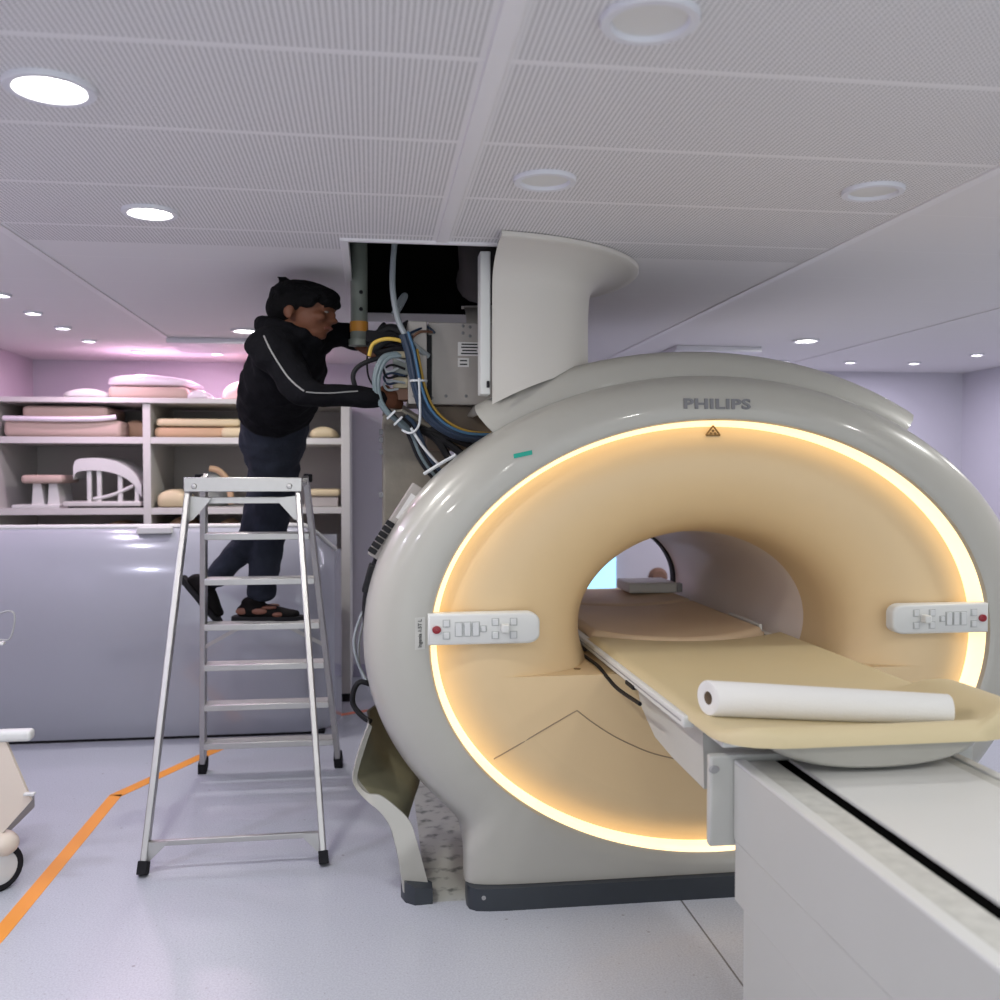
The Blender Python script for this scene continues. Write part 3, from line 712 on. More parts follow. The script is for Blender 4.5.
# ================================================================= patient table
tb = thing('patient_table', (1.3, 1.6, 0), 'white patient table on a long panelled base, leading into the bore', 'patient table')
XB0, XB1, ZB = 1.0, 1.66, .80
YE = at(733, 870, X=XB0).y
base = MB()
base.box(XB0, XB1, .25, YE, .577, ZB-.004, .004)
part('base_upper', base, 'table', tb)
part('base_middle', MB().box(XB0+.003, XB1-.003, .25, YE-.005, .407, .5755, .003), 'table', tb)
part('base_lower', MB().box(XB0+.006, XB1-.006, .25, at(741, 950, X=XB0).y, .03, .4055, .003), 'table', tb)
part('base_foot', MB().box(XB0+.05, XB1-.05, .3, YE-.14, 0, .035, .004), 'plinth', tb)
XE = at(706, 800, Y=YE+.035).x
part('end_block', MB().box(XE, 2*1.33-XE, YE+.004, YE+.035, at(720, 847, Y=YE+.004).z, ZB+.014, .008), 'table', tb, 'upright end block with a screw')
part('screw', MB().lathe([(.0005, -.006), (.009, -.006), (.012, 0)], Vector((XE+.012, YE+.004, ZB-.025)), 12, 'y', kx=K), 'grey', tb)
part('edge_trim', MB().box(XB0, XB0+.035, .25, YE, ZB-.008, ZB+.003, .005), 'white', tb)
part('guide_rail', MB().box(XB0+.035, 1.118, .25, YE-.01, ZB-.012, ZB-.002, .003), 'dirty', tb, 'stained grey rail')
part('slot', MB().box(1.118, 1.152, .25, YE-.01, ZB-.020, ZB-.003, .0), 'slotblack', tb, 'black slot along the rail', smooth=False)
part('top_plate', MB().box(1.152, 1.575, .25, YE-.02, ZB-.01, ZB+.006, .004), 'white', tb)
part('guide_rail', MB().box(1.575, 1.625, .25, YE-.01, ZB-.012, ZB-.002, .003), 'dirty', tb, 'stained grey rail')
part('edge_trim', MB().box(1.625, XB1, .25, YE, ZB-.008, ZB+.003, .005), 'white', tb)
AX_ = .965
arm = [at(x, y, X=AX_) for x, y in ((703, 742), (704, 789), (672, 757), (655, 737), (648, 722), (640, 703))]
arm = [Vector((AX_, p.y, p.z)) for p in arm]
arm += [Vector((AX_, arm[-1].y+.05, .868)), Vector((AX_, arm[0].y, .868))]
part('support_arm', MB().prism(arm, (2*(1.33-AX_), 0, 0)), 'table', tb)
# sliding tabletop: hull, board and edge rails
TX0, TX1 = .885, 1.735; TY0, TY1 = 2.45, 5.62
hr = []
for y, sc_ in ((2.375, .55), (2.38, .72), (2.395, .86), (2.44, .95), (2.56, 1.), (5.6, 1.)):
    ring = []
    for i in range(25):
        a = pi+pi*i/24
        ring.append(Vector((GX+.03+.30*(.6+.4*sc_)*cos(a), y, .885+.073*(.5+.5*sc_)*sin(a))))
    hr.append(ring)
part('tabletop_hull', MB().loft(hr), 'shell', tb, 'rounded white underside of the tabletop')
part('tabletop_board', MB().box(TX0+.04, TX1-.04, TY0, TY1, .868, .8905, .006), 'white', tb)
for x0, x1 in ((TX0, TX0+.035), (TX1-.035, TX1)):
    part('edge_rail', MB().box(x0, x1, 2.66, TY1, .868, .904, .006), 'white', tb)
    part('rail_groove', MB().box(x0-.002, x1+.002, 2.68, TY1, .884, .888), 'grey', tb, smooth=False)
part('rail_clip', MB().box(TX0-.006, TX0+.01, 3.18, 3.28, .862, .876, .002), 'dark', tb)
solo('table_cable', MB().tube([at(x, y, X=.868) for x, y in ((579, 652), (586, 657), (598, 666), (607, 677), (618, 689), (640, 704))], .007, 8), 'c_black', 'black cable sagging along the left edge of the tabletop', 'cable')
hm = MB().tube([(1.70, 4.05, .90), (1.70, 4.05, .93), (1.70, 4.42, .93), (1.70, 4.42, .90)], .008, 8, False)
part('grab_handle', hm, 'white', tb)

# cushions on the tabletop
def pad_mb(x0, x1, y0, y1, zt, zb, rc, rim=False, dish=0., y1bow=0., y0bow=0., nx=44, ny=70):
    mb = MB(); top = []; xc = (x0+x1)/2; hw = (x1-x0)/2
    rings = []
    for j in range(ny+1):
        f = j/ny; row = []
        for i in range(nx+1):
            g = -1+2*i/nx
            ya = y0+y0bow*(1-g*g); yb_ = y1+y1bow*(1-g*g)
            y = ya+(yb_-ya)*f
            w = hw
            if rc and y-y0 < rc: w = hw-rc+sqrt(max(0, rc*rc-(rc-(y-y0))**2))
            x = xc+g*w
            dxe = w-abs(x-xc); dye = min(y-ya, yb_-y)
            d = min(dxe, dye); rr = .03
            e = 1 if d > rr else sqrt(max(0, 1-(1-d/rr)**2))
            z = zt+dish*(g*g)
            if rim:
                s1 = exp(-max(0, (y-y0-.035)/.04)**2)
                rx = x1-x; s2 = exp(-max(0, (rx-.07)/.075)**2)*(1/(1+exp((y-2.80)/.03)))
                z += max(.024*s1, .060*s2)
            zz = zb+(z-zb)*(.45+.55*e)
            row.append(Vector((x, y, zz)))
        rings.append(row)
    nv = len(rings[0])
    mb.loft(rings, cap=False, closed=False)
    o = len(mb.v)
    low = [[Vector((p.x, p.y, zb)) for p in r] for r in rings]
    mb.loft(low, cap=False, closed=False)
    n0, n1 = nx+1, ny+1
    def idx(j, i, k): return k*n0*n1+j*n0+i
    fs = []
    for j in range(ny):
        for i in (0, nx): fs.append((idx(j, i, 0), idx(j+1, i, 0), idx(j+1, i, 1), idx(j, i, 1)))
    for i in range(nx):
        for j in (0, ny): fs.append((idx(j, i, 0), idx(j, i+1, 0), idx(j, i+1, 1), idx(j, i, 1)))
    mb.f += fs; return mb
solo('table_pad', pad_mb(.90, 1.765, 2.345, 3.98, .914, .8915, .15, rim=True, dish=.006, y1bow=-.16, ny=90), 'pad', 'cream pad with raised rounded near end under the paper roll', 'pad', ang=70)
solo('table_pad', pad_mb(.925, 1.695, 4.0, 4.93, .918, .8915, 0, dish=.016, y0bow=-.16, y1bow=-.08, ny=40), 'pad_shaded', 'middle cream pad just inside the bore, its shade tint in the colour', 'pad', ang=70)
solo('table_pad', pad_mb(.925, 1.695, 4.95, 5.6, .920, .8915, 0, dish=.016, y0bow=-.08, ny=30), 'pad_shaded', 'far cream pad deep in the bore, its shade tint in the colour', 'pad', ang=70)
q = at(650, 600, Y=5.3)
coil = thing('coil_box', (1.56, 5.35, .93), 'small white box on the far end of the table inside the bore', 'box')
part('body', MB().box(1.42, 1.70, 5.22, 5.5, .932, .99, .012), 'white', coil)
part('connector', MB().box(1.70, 1.73, 5.22, 5.27, .936, .985, .004), 'grey', coil)
# roll of paper
a, b_ = Vector((.938, 2.605, .967)), Vector((1.575, 2.45, .950))
d = (b_-a).normalized(); n_ = 40
roll = thing('paper_roll', (a+b_)/2-Vector((0, 0, .05)), 'white roll of couch paper lying on the cream pad', 'paper roll')
r0, r1 = .050, .043
x_ = d.cross(Vector((0, 0, 1))).normalized(); z_ = x_.cross(d)
def rng(c, r, k=0): return [c+x_*r*cos(2*pi*i/n_)+z_*r*sin(2*pi*i/n_)+d*k*r*cos(2*pi*i/n_) for i in range(n_)]
part('paper', MB().loft([rng(a+d*.05, .019, .5), rng(a+d*.001, .019, .5), rng(a, .021, .5), rng(a, r0-.003, .5), rng(a+d*.004, r0, .5), rng(b_-d*.004, r1), rng(b_, r1-.003), rng(b_, .02)], cap=False), 'paper', roll)
part('cardboard_core', MB().loft([rng(a+d*.002, .0188, .5), rng(a+d*.002, .017, .5), rng(a+d*.25, .017), rng(a+d*.25, .001)], cap=False), 'card', roll, 'brown cardboard core')

# ================================================================= step ladder
ld = thing('step_ladder', (-.55, 4.6, 0), 'aluminium platform step ladder the man stands on', 'ladder')
FL, FR = Vector((-.911, 3.945, 0)), Vector((-.20, 3.96, 0)); RL, RR = Vector((-.905, 5.30, 0)), Vector((-.185, 5.31, 0))
TL, TR = at(189, 492, Y=4.5), at(298, 488, Y=4.5)
QL, QR = at(204, 488, Y=4.80), at(307, 486, Y=4.80); QL.z = QR.z = 1.53
TL.z = TR.z = 1.535
def lerp(a, b, t): return a+(b-a)*t
LV = Vector((1, 0, 0))
for a, b_ in ((FL, TL), (FR, TR)):
    l = part('front_leg', MB().bar(lerp(a, b_, .03), b_, .052, .026, (1, 0, 0), .005), 'alu', ld)
    part('rubber_foot', MB().bar(lerp(a, b_, .0)+Vector((0, 0, .005)), lerp(a, b_, .035), .062, .038, (1, 0, 0), .004), 'rubber', l)
for a, b_ in ((RL, QL), (RR, QR)):
    l = part('rear_rail', MB().bar(lerp(a, b_, .03), b_+(b_-a)*.04, .075, .028, (1, 0, 0), .004), 'alu', ld)
    part('rubber_foot', MB().bar(a+Vector((0, 0, .008)), lerp(a, b_, .045), .085, .044, (1, 0, 0), .004), 'rubber', l)
for i in range(6):
    t = (.112, .256, .402, .545, .700, .850)[i]
    a, b_ = lerp(RL, QL, t), lerp(RR, QR, t)
    st = MB().box(a.x+.012, b_.x-.012, a.y-.055, a.y+.055, a.z-.010, a.z+.010, .003)
    st.box(a.x+.012, b_.x-.012, a.y-.058, a.y-.048, a.z-.022, a.z+.008, .002)
    stp = part('step', st, 'alu', ld)
    gm = MB()
    for k in range(4): gm.box(a.x+.02, b_.x-.02, a.y-.035+.02*k, a.y-.028+.02*k, a.z+.009, a.z+.0115)
    part('tread_rib', gm, 'alu_dull', stp, smooth=False)
# platform: deep front channel, deck, under-bar
part('platform', MB().box(TL.x-.015, TR.x+.025, 4.47, 4.84, 1.545, 1.56, .004), 'alu_dull', ld)
part('platform_channel', MB().box(TL.x-.015, TR.x+.02, 4.455, 4.475, 1.52, 1.585, .003), 'alu', ld)
for x in (TL.x+.03, TR.x-.035):
    part('rivet', MB().lathe([(.0005, -.006), (.010, -.005), (.013, 0)], Vector((x, 4.455, 1.545)), 12, 'y'), 'alu', ld)
part('under_bar', MB().bar(TL+Vector((.01, .02, -.055)), TR+Vector((-.01, .02, -.055)), .02, .03, (0, 0, 1), .003), 'alu', ld)
for a, s in ((TL, 1), (TR, -1)):
    part('gusset', MB().prism([a+Vector((s*.01, -.012, -.035)), a+Vector((s*.10, -.012, -.045)), a+Vector((s*.085, -.012, -.065)), a+Vector((s*.02, -.012, -.14)), a+Vector((s*.0, -.012, -.15))], (0, .006, 0)), 'alu', ld)
a, b_ = lerp(FL, TL, .075), lerp(FR, TR, .075)
part('cross_bar', MB().bar(a, b_, .022, .022, (0, 0, 1), .003), 'alu', ld)
for q_, s in ((a, 1), (b_, -1)):
    part('gusset', MB().prism([q_+Vector((s*-.012, -.02, .012)), q_+Vector((s*.085, -.02, .008)), q_+Vector((s*.07, -.02, -.012)), q_+Vector((s*.015, -.025, -.065)), q_+Vector((-s*.02, -.025, -.07))], (0, .006, 0)), 'alu', ld)
for tt, u0 in ((.545, 1),):
    a, b_ = lerp(RL, QL, .545), lerp(RR, QR, .545); a2, b2 = lerp(RL, QL, .47), lerp(RR, QR, .47)
    part('step_brace', MB().bar(a2+Vector((.01, -.03, 0)), lerp(a, b_, .3)+Vector((0, -.03, -.015)), .018, .006, (0, 1, 0)), 'alu', ld)
    part('step_brace', MB().bar(b2+Vector((-.01, -.03, 0)), lerp(a, b_, .72)+Vector((0, -.03, -.015)), .018, .006, (0, 1, 0)), 'alu', ld)
for x in (TL.x-.005, QR.x+.005):
    part('corner_plug', MB().box(x-.02, x+.02, 4.78, 4.83, 1.56, 1.60, .006), 'rubber', ld)

# ================================================================= shelf unit and what lies on it
YS0, YS1 = 6.80, 7.60
sh = thing('shelf_unit', (-1.35, 7.2, 0), 'wide pale open shelf unit against the back wall', 'shelf unit')
XS0 = XL+.01; XS1 = at(350, 500, Y=YS0).x; XD = at(146.5, 450, Y=YS0).x
zt = at(150, 398, Y=YS0).z; z1 = at(150, 437, Y=YS0).z; z2 = at(150, 508, Y=YS0).z
part('top', MB().box(XS0, XS1, YS0-.02, YS1, zt-.035, zt, .004), 'shelf', sh)
part('side_panel', MB().box(XS0, XS0+.03, YS0, YS1, .06, zt-.035, .003), 'shelf', sh)
part('side_panel', MB().box(XS1-.06, XS1, YS0, YS1, .06, zt-.035, .003), 'shelf', sh)
part('divider', MB().box(XD-.025, XD+.025, YS0+.005, YS1, .06, zt-.035, .003), 'shelf', sh)
part('shelf_board', MB().box(XS0+.03, XS1-.06, YS0+.01, YS1, z1-.045, z1, .003), 'shelf', sh)
part('shelf_board', MB().box(XS0+.03, XS1-.06, YS0+.01, YS1, z2-.045, z2, .003), 'shelf', sh)
part('shelf_board', MB().box(XS0+.03, XS1-.06, YS0+.01, YS1, .9, .94, .003), 'shelf', sh)
part('back_panel', MB().box(XS0, XS1, YS1, YS1+.02, .06, zt-.035), 'shelfback', sh)
for x in (XS0+.05, XD, XS1-.045): part('foot', MB().box(x-.04, x+.04, YS0+.01, YS0+.09, 0, .06, .004), 'rubber', sh)
def slab(name, x0, x1, px_y0, px_y1, Y, dep, mt, label, cat, group=None, rr=.02, wob=0.):
    a = at(x0, px_y0, Y=Y); b = at(x1, px_y1, Y=Y); return a.x, b.x, b.z, a.z
def pillow(name, x0, x1, zb, h, Y0_, Y1_, mt, label, cat='cushion', group=None, dome=.3, taper=0., seed=0):
    if dome < .3:
        b_ = MB().box(x0, x1, Y0_, Y1_, zb, zb+h, min(h*.35, .03), seg=3)
        for p in b_.v: p.z -= (p.z-zb)/h*h*(taper*(p.x-x0)/(x1-x0)+dome*.6*abs(2*(p.x-x0)/(x1-x0)-1)**3)
        return solo(name, b_, mt, label, cat, group, ang=60)
    rings = []; n = 14
    for i in range(n+1):
        f = i/n; e = (1-abs(2*f-1)**7)**.5 if 0 < f < 1 else 0.02
        x = x0+(x1-x0)*f; hh = h*(1-taper*f)*(1-dome+dome*sin(pi*f))
        ring = []
        for j in range(20):
            a = 2*pi*j/20
            c2 = abs(cos(a))**.36*(1 if cos(a) > 0 else -1); s2 = abs(sin(a))**.36*(1 if sin(a) > 0 else -1)
            ring.append(Vector((x, (Y0_+Y1_)/2+(Y1_-Y0_)/2*c2*max(e, .3), zb+hh/2*(1+s2*e) if s2 > 0 else zb+hh/2*(1-abs(s2)*e))))
        rings.append(ring)
    return solo(name, MB().loft(rings), mt, label, cat, group, ang=60)
def X(px, Y=YS0+.05): return at(px, 450, Y=Y).x
def Zp(py, Y=YS0+.05): return at(150, py, Y=Y).z
ya, yb = YS0+.05, YS0+.55
# on top
pillow('foam_sheet', X(58), X(112), zt, .07, ya, yb, 'white', 'flat white foam sheet on top of the shelf unit, far left', 'foam sheet', dome=.6)
pillow('foam_pad', X(108), X(188), zt, .085, ya, yb, 'foam', 'pink foam pad on top of the shelf unit, under the white wrapped pad', 'foam pad', dome=.1)
pillow('wrapped_pad', X(100), X(196), zt+.087, .095, ya+.03, yb, 'wrap', 'white plastic wrapped pad lying topmost on the shelf unit', 'pad', dome=.35, taper=.25)
pillow('plastic_bag', X(186), X(212), zt, .065, ya-.02, ya+.22, 'wrap', 'small shiny plastic bag on top of the shelf unit', 'bag', dome=.6)
pillow('foam_wedge', X(214), X(262), zt, .16, ya+.25, yb+.1, 'foam', 'pinkish foam wedge on top of the shelf unit behind the man', 'wedge', dome=.5)
# top row
pillow('foam_block', X(5), X(122), z1, .115, ya-.03, yb, 'foam', 'large pink foam block at the bottom of the top left shelf', 'foam block', dome=.05)
solo('plastic_sheet', MB().tube([(X(6), ya-.04, z1+.122), (X(60), ya-.05, z1+.117), (X(100), ya-.045, z1+.121), (X(118), ya-.035, z1+.135)], .018, 8), 'wrap', 'shiny folded plastic strip between the two pink foam blocks', 'plastic strip')
pillow('foam_block', X(22), X(108), z1+.117, .095, ya, yb, 'foam', 'smaller pink foam block stacked on the larger one, top left shelf', 'foam block', dome=.05)
pillow('round_cushion', X(113), X(142), z1, .13, ya+.2, yb, 'tan', 'dark tan round cushion at the right of the top left shelf', 'cushion', dome=.3)
pillow('folded_cushion', X(154), X(232), z1, .075, ya, yb, 'tan', 'tan folded cushion low on the top right shelf', 'cushion', dome=.2)
pillow('thin_mattress', X(156), X(240), z1+.077, .06, ya, yb, 'cushion', 'thin yellowish mattress lying on the folded cushion, top right shelf', 'mattress', dome=.25)
pillow('yellow_block', X(222), X(246), z1, .07, ya-.04, ya+.2, 'cushion', 'small yellow block at the front of the top right shelf, left of the hoodie', 'block', dome=.1)
pillow('bolster', X(308), X(338), z1, .085, ya, yb, 'cushion', 'pale rounded bolster at the right end of the top right shelf', 'bolster', dome=.4)
# middle row
st = thing('foot_rest', (X(40), ya+.2, z2), 'white foot rest with a peach pad on the middle left shelf', 'foot rest')
part('base', MB().box(X(12), X(60), ya-.03, ya+.4, z2, z2+.025, .006), 'white', st)
for x in (X(35), X(51)):
    part('leg', MB().prism([(x-.035, ya+.03, z2+.02), (x+.045, ya+.03, z2+.02), (x+.025, ya+.03, z2+.17), (x-.025, ya+.03, z2+.17)], (0, .3, 0)), 'white', st)
part('pad', MB().box(X(21), X(62), ya-.02, ya+.4, z2+.168, z2+.225, .022, seg=3), 'foam', st, 'peach pad')
cf = thing('head_coil', (X(105), ya+.2, z2), 'white scanner head coil frame with a curved cage on a tray, middle left shelf', 'coil')
part('tray', MB().box(X(63), X(141), ya-.02, ya+.42, z2+.012, z2+.045, .01), 'shelf', cf)
part('tray_foot', MB().box(X(66), X(138), ya+.02, ya+.38, z2, z2+.014), 'dark', cf)
arc = [(73, 470), (76, 463), (88, 461), (106, 462), (122, 467), (134, 476), (141, 488)]
P_ = [Vector((X(x), ya, Zp(y))) for x, y in arc]
pc2, _ = crom(P_, [0]*len(P_), 4)
part('cage_shell', MB().loft([[p+Vector((0, 0, .02)) for p in pc2], [p+Vector((0, .35, .03)) for p in pc2], [p+Vector((0, .35, -.055)) for p in pc2], [p+Vector((0, 0, -.065)) for p in pc2], [p+Vector((0, 0, .02)) for p in pc2]], cap=False, closed=False), 'white', cf)
for x, y in ((88, 470), (98, 470), (119, 474), (136, 486)):
    part('post', MB().bar((X(x), ya+.03, z2+.04), (X(x), ya+.03, Zp(y)), .03, .03, (0, 1, 0), .005), 'white', cf)
part('lower_bar', MB().tube([(X(92), ya+.02, z2+.06), (X(112), ya+.02, z2+.09), (X(132), ya+.02, z2+.15)], .012, 8), 'white', cf)
pillow('foam_pillow', X(154), X(188), z2, .125, ya-.02, ya+.35, 'cushion', 'plump yellow pillow at the left of the middle right shelf', 'pillow', dome=.35)
pillow('clear_dome', X(188), X(222), z2, .27, ya+.25, yb+.1, 'grn', 'rounded grey dome behind the yellow pillow on the middle right shelf', 'dome', dome=.5)
solo('curved_strip', MB().tube([(X(207), ya+.1, z2+.27), (X(217), ya+.1, z2+.25), (X(226), ya+.1, z2+.17), (X(229), ya+.1, z2+.02)], .022, 8), 'tan', 'brown curved strip leaning against the grey dome', 'strip')
pillow('flat_cushion', X(306), X(339), z2+.075, .05, ya, yb, 'cushion', 'flat yellow cushion on the box at the right end of the middle shelf', 'cushion', dome=.15)
solo('flat_box', MB().box(X(304), X(338), ya+.02, yb, z2, z2+.073, .01), 'shelfback', 'grey flat box under the yellow cushion, right end of the middle shelf', 'box')
# bottom row peeps over the leaning cover
z3 = .94
pillow('brown_cushion', X(80), X(140), z3, .33, ya+.1, yb, 'tan', 'brown cushion low in the left bay, above the large grey cover', 'cushion', dome=.4)
pillow('brown_bolster', X(153), X(200), z3, .36, ya+.05, yb, 'tan', 'brown bolster low in the right bay, behind the ladder', 'bolster', dome=.4)
pillow('orange_cushion', X(206), X(240), z3, .34, ya+.05, yb, 'tan', 'orange brown cushion low in the right bay, seen through the ladder', 'cushion', dome=.4)

# ---------------------------------------------------------------- large glossy cover standing before the shelves
cv = thing('machine_cover', (-1.3, 6.1, 0), 'large glossy grey machine cover standing before the shelf unit', 'cover')
cx0, cx1 = -2.40, at(334, 600, Y=6.0).x
zc_ = at(150, 528, Y=5.98).z
rows = []
for z, yo in ((.018, .05), (.10, .015), (.30, -.03), (.55, -.055), (.80, -.05), (1.0, -.015), (1.15, .035), (zc_-.03, .09), (zc_-.006, .115), (zc_, .15), (zc_, .19), (zc_-.02, .20)):
    row = []
    nX = 48
    for i in range(nX+1):
        f = i/nX; x = cx0+(cx1-cx0)*f
        y = 5.93+yo
        e = (cx1-x)
        if e < .18: y += .16*(1-e/.18)**2
        zz = z
        if e < .16 and z > 1.0: zz = z-.16*(1-e/.16)*(z-1.0)/(zc_-1.0)
        eL = x-cx0
        if eL < .12 and z > 1.1: zz = z+.06*(1-eL/.12)**2
        row.append(Vector((x, y, zz)))
    rows.append(row)
part('front_skin', MB().loft(rows, cap=False, closed=False), 'cover', cv, ang=60)
er = rows
part('end_skin', MB().loft([[r[-1] for r in rows], [Vector((r[-1].x+.03, 6.30, r[-1].z)) for r in rows], [Vector((r[-1].x+.03, 6.55, r[-1].z-.02)) for r in rows]], cap=False, closed=False), 'cover', cv, ang=60)
part('gap_shade_strip', MB().box(cx0, cx1-.06, 5.99, 6.5, 0, .022), 'rubber', cv, 'dark strip for the shaded gap along the floor', smooth=False)  # black strip painted in for the shade under the cover
rim_ = [Vector((p.x, p.y-.02, p.z+.004)) for p in rows[-3]]
part('top_lip', MB().tube(rim_, .016, 8, False), 'white', cv)
part('rear_skin', MB().box(cx0, cx1, 6.5, 6.54, 0.02, zc_-.08), 'cover', cv)
part('mounting_tab', MB().box(at(137, 530, Y=6.0).x, at(172, 530, Y=6.0).x, 5.985, 6.03, zc_-.035, zc_+.004, .006), 'white', cv)

# ================================================================= cart at the left edge
ct = thing('patient_cart', (-1.62, 3.9, 0), 'beige wheeled patient chair cut by the left edge of the photo', 'patient chair')
cp_ = [at(-60, 735, Y=3.88), at(3, 735, Y=3.88), at(31, 801, Y=3.88), at(0, 836, Y=3.88), at(-60, 836, Y=3.88)]
part('side_panel', MB().prism(cp_, (0, .018, 0)), 'cartpanel', ct)
a, b_ = at(-70, 734, Y=3.9), at(25, 734, Y=3.9)
part('armrest', MB().box(a.x, at(33, 734, Y=3.9).x, 3.87, 3.93, at(0, 741, Y=3.9).z, at(0, 730, Y=3.9).z, .014, seg=3), 'white', ct)
k_ = at(27, 794, Y=3.87)
part('lever', MB().box(k_.x-.01, k_.x+.03, 3.855, 3.88, k_.z-.004, k_.z+.006, .003), 'white', ct)
wc = at(3, 867, Y=3.88); wr = wc.z
part('caster_housing', MB().ell((wc.x-.01, 3.90, wr+.085), (.062, .06, .05), 16), 'cartpanel', ct)
def turn(mb, a):
    for p in mb.v:
        x_, y_ = p.x-wc.x, p.y-3.88; p.x = wc.x+x_*cos(a)-y_*sin(a); p.y = 3.88+x_*sin(a)+y_*cos(a)
    return mb
wc.x -= .015
cw = part('wheel', turn(MB().lathe([(wr*.72, -.018), (wr*.93, -.019), (wr, -.012), (wr, .012), (wr*.93, .019), (wr*.72, .018), (wr*.72, -.018)], Vector((wc.x, 3.88, wr)), 28, 'y', kx=1.0), radians(48)), 'rubber', ct, 'dark grey tyre')
part('hub', turn(MB().lathe([(.001, -.02), (wr*.5, -.022), (wr*.72, -.016), (wr*.72, .016), (wr*.5, .022), (.001, .02)], Vector((wc.x, 3.88, wr)), 24, 'y'), radians(48)), 'key', cw)
part('frame', MB().box(wc.x-.5, wc.x-.02, 3.9, 4.35, .16, .22, .01), 'grey', ct)
wx = wc.x-.45
part('wheel', MB().lathe([(.001, -.02), (wr*.93, -.019), (wr, -.012), (wr, .012), (wr*.93, .019), (.001, .02)], Vector((wx, 4.3, wr)), 24, 'y'), 'rubber', ct)
part('wheel', MB().lathe([(.001, -.02), (wr*.93, -.019), (wr, -.012), (wr, .012), (wr*.93, .019), (.001, .02)], Vector((wx, 3.88, wr)), 24, 'y'), 'rubber', ct)
part('caster_arm', MB().box(wx-.02, wx+.02, 3.9, 3.94, wr, .2, .004), 'grey', ct)
part('seat', MB().box(wc.x-.5, wc.x-.12, 3.93, 4.35, .40, .47, .03, seg=3), 'cartpanel', ct)
part('wire_hook', MB().tube([at(x, y, Y=3.9) for x, y in ((-20, 636), (2, 640), (10, 638), (14, 625), (14, 614), (9, 611), (0, 613), (-20, 616))], .004, 6), 'grey', ct, 'thin grey wire loop')
part('hook_arm', MB().box(at(-40, 645, Y=3.9).x, at(4, 645, Y=3.9).x, 3.89, 3.92, at(0, 645, Y=3.9).z, at(0, 642, Y=3.9).z, .003), 'white', ct)
part('back_post', MB().tube([at(-40, 735, Y=3.95), at(-38, 690, Y=3.95), at(-35, 640, Y=3.95), at(-22, 616, Y=3.95)], .012, 8), 'grey', ct)

# floor tape
def tape(pts, w, mt, label):
    pts = [at(x, y, Z=0) for x, y in pts]; mb = MB(); L = []; R = []
    for i, p in enumerate(pts):
        d = (pts[min(i+1, len(pts)-1)]-pts[max(i-1, 0)]).normalized(); n = Vector((-d.y, d.x, 0))
        L.append(p+n*w/2+Vector((0, 0, .0015))); R.append(p-n*w/2+Vector((0, 0, .0015)))
    mb.loft([L, R], cap=False, closed=False); low = [[Vector((q.x, q.y, 0)) for q in r] for r in (L, R)]
    mb.loft([low[0], L], cap=False, closed=False); mb.loft([R, low[1]], cap=False, closed=False)
    solo('floor_tape', mb, mt, label, 'tape', smooth=False)
tape(((-60, 1001), (0, 934), (116, 795)), .062, 'tape', 'orange floor tape from the left edge of the photo up to its bend')
tape(((115, 796), (200, 757), (232, 743)), .068, 'tape', 'orange floor tape between its bend and the big grey cover')
tape(((330, 717), (352, 713), (372, 710)), .05, 'tape2', 'reddish tape on the floor right of the ladder')

# bits on the back wall seen through the bore
p = at(600, 573, Y=YB-.01)
wf = thing('wall_screen', (p.x, YB-.02, p.z-.12), 'glowing bluish screen on the back wall, seen through the bore', 'screen')
part('panel', MB().box(p.x-.13, p.x+.13, YB-.02, YB-.002, p.z-.14, p.z+.17, .004), 'screen', wf)
p = at(659, 577, Y=YB-.03)
sp_ = thing('wall_socket', (p.x, YB, p.z-.06), 'dark round fitting on the back wall, seen through the bore', 'socket')
part('body', MB().lathe([(.001, -.05), (.05, -.05), (.07, -.02), (.075, 0)], Vector((p.x, YB, p.z)), 20, 'y', kx=1.1), 'c_brown', sp_)

# ================================================================= the man
def R3(x, y, Y): p = at(x, y, Y=Y); return Vector((p.x/K, p.y/K, p.z))
def sweep(mb, pts, n=18, k=6):                     # pts: (centre, ra, rb, axis) – ra along axis, rb across
    C = [Vector(p[0]) for p in pts]; A = [p[1] for p in pts]; B = [p[2] for p in pts]; AX = [Vector(p[3]) for p in pts]
    P, a = crom(C, A, k); _, b = crom(C, B, k)
    axx = []
    for i in range(len(AX)-1):
        for j in range(k): axx.append(AX[i].lerp(AX[i+1], j/k))
    axx.append(AX[-1]); rings = []
    m_ = len(P)
    def ring(c, d, ax, ra, rb):
        x = (ax-d*ax.dot(d)).normalized(); y = d.cross(x)
        return [c+x*ra*cos(2*pi*j/n)+y*rb*sin(2*pi*j/n) for j in range(n)]
    for i, p in enumerate(P):
        d = (P[min(i+1, m_-1)]-P[max(i-1, 0)]).normalized()
        if i == 0:
            for f in (.35, .75): rings.append(ring(p-d*min(a[0], b[0])*(.9 if f == .35 else .55)*.6, d, axx[0], a[0]*f, b[0]*f))
        rings.append(ring(p, d, axx[i], a[i], b[i]))
        if i == m_-1:
            for f in (.75, .35): rings.append(ring(p+d*min(a[-1], b[-1])*(.9 if f == .35 else .55)*.6, d, axx[-1], a[-1]*f, b[-1]*f))
    return mb.loft(rings)
def limb(mb, pts, n=14): return sweep(mb, [(p, r, r, (0, 0, 1) if abs((pts[-1][0]-pts[0][0]).normalized().z) < .8 else (0, 1, 0)) for p, r in pts], n)
YAX = Vector((0, 1, 0))
hipc = R3(273, 440, 4.92); waist = R3(278, 405, 4.62); chest = R3(286, 365, 4.35); upch = R3(290, 345, 4.24)
nk0 = R3(293, 336, 4.21); hd = R3(304, 311, 4.16)
shR = R3(271, 348, 4.06); elR = R3(305, 392, 3.98); wrR = R3(371, 398, 4.0); hdR = R3(384, 399, 4.03)
shL = R3(318, 336, 4.40); elL = R3(343, 334, 4.44); wrL = R3(358, 343, 4.38); hdL = R3(368, 347, 4.36)
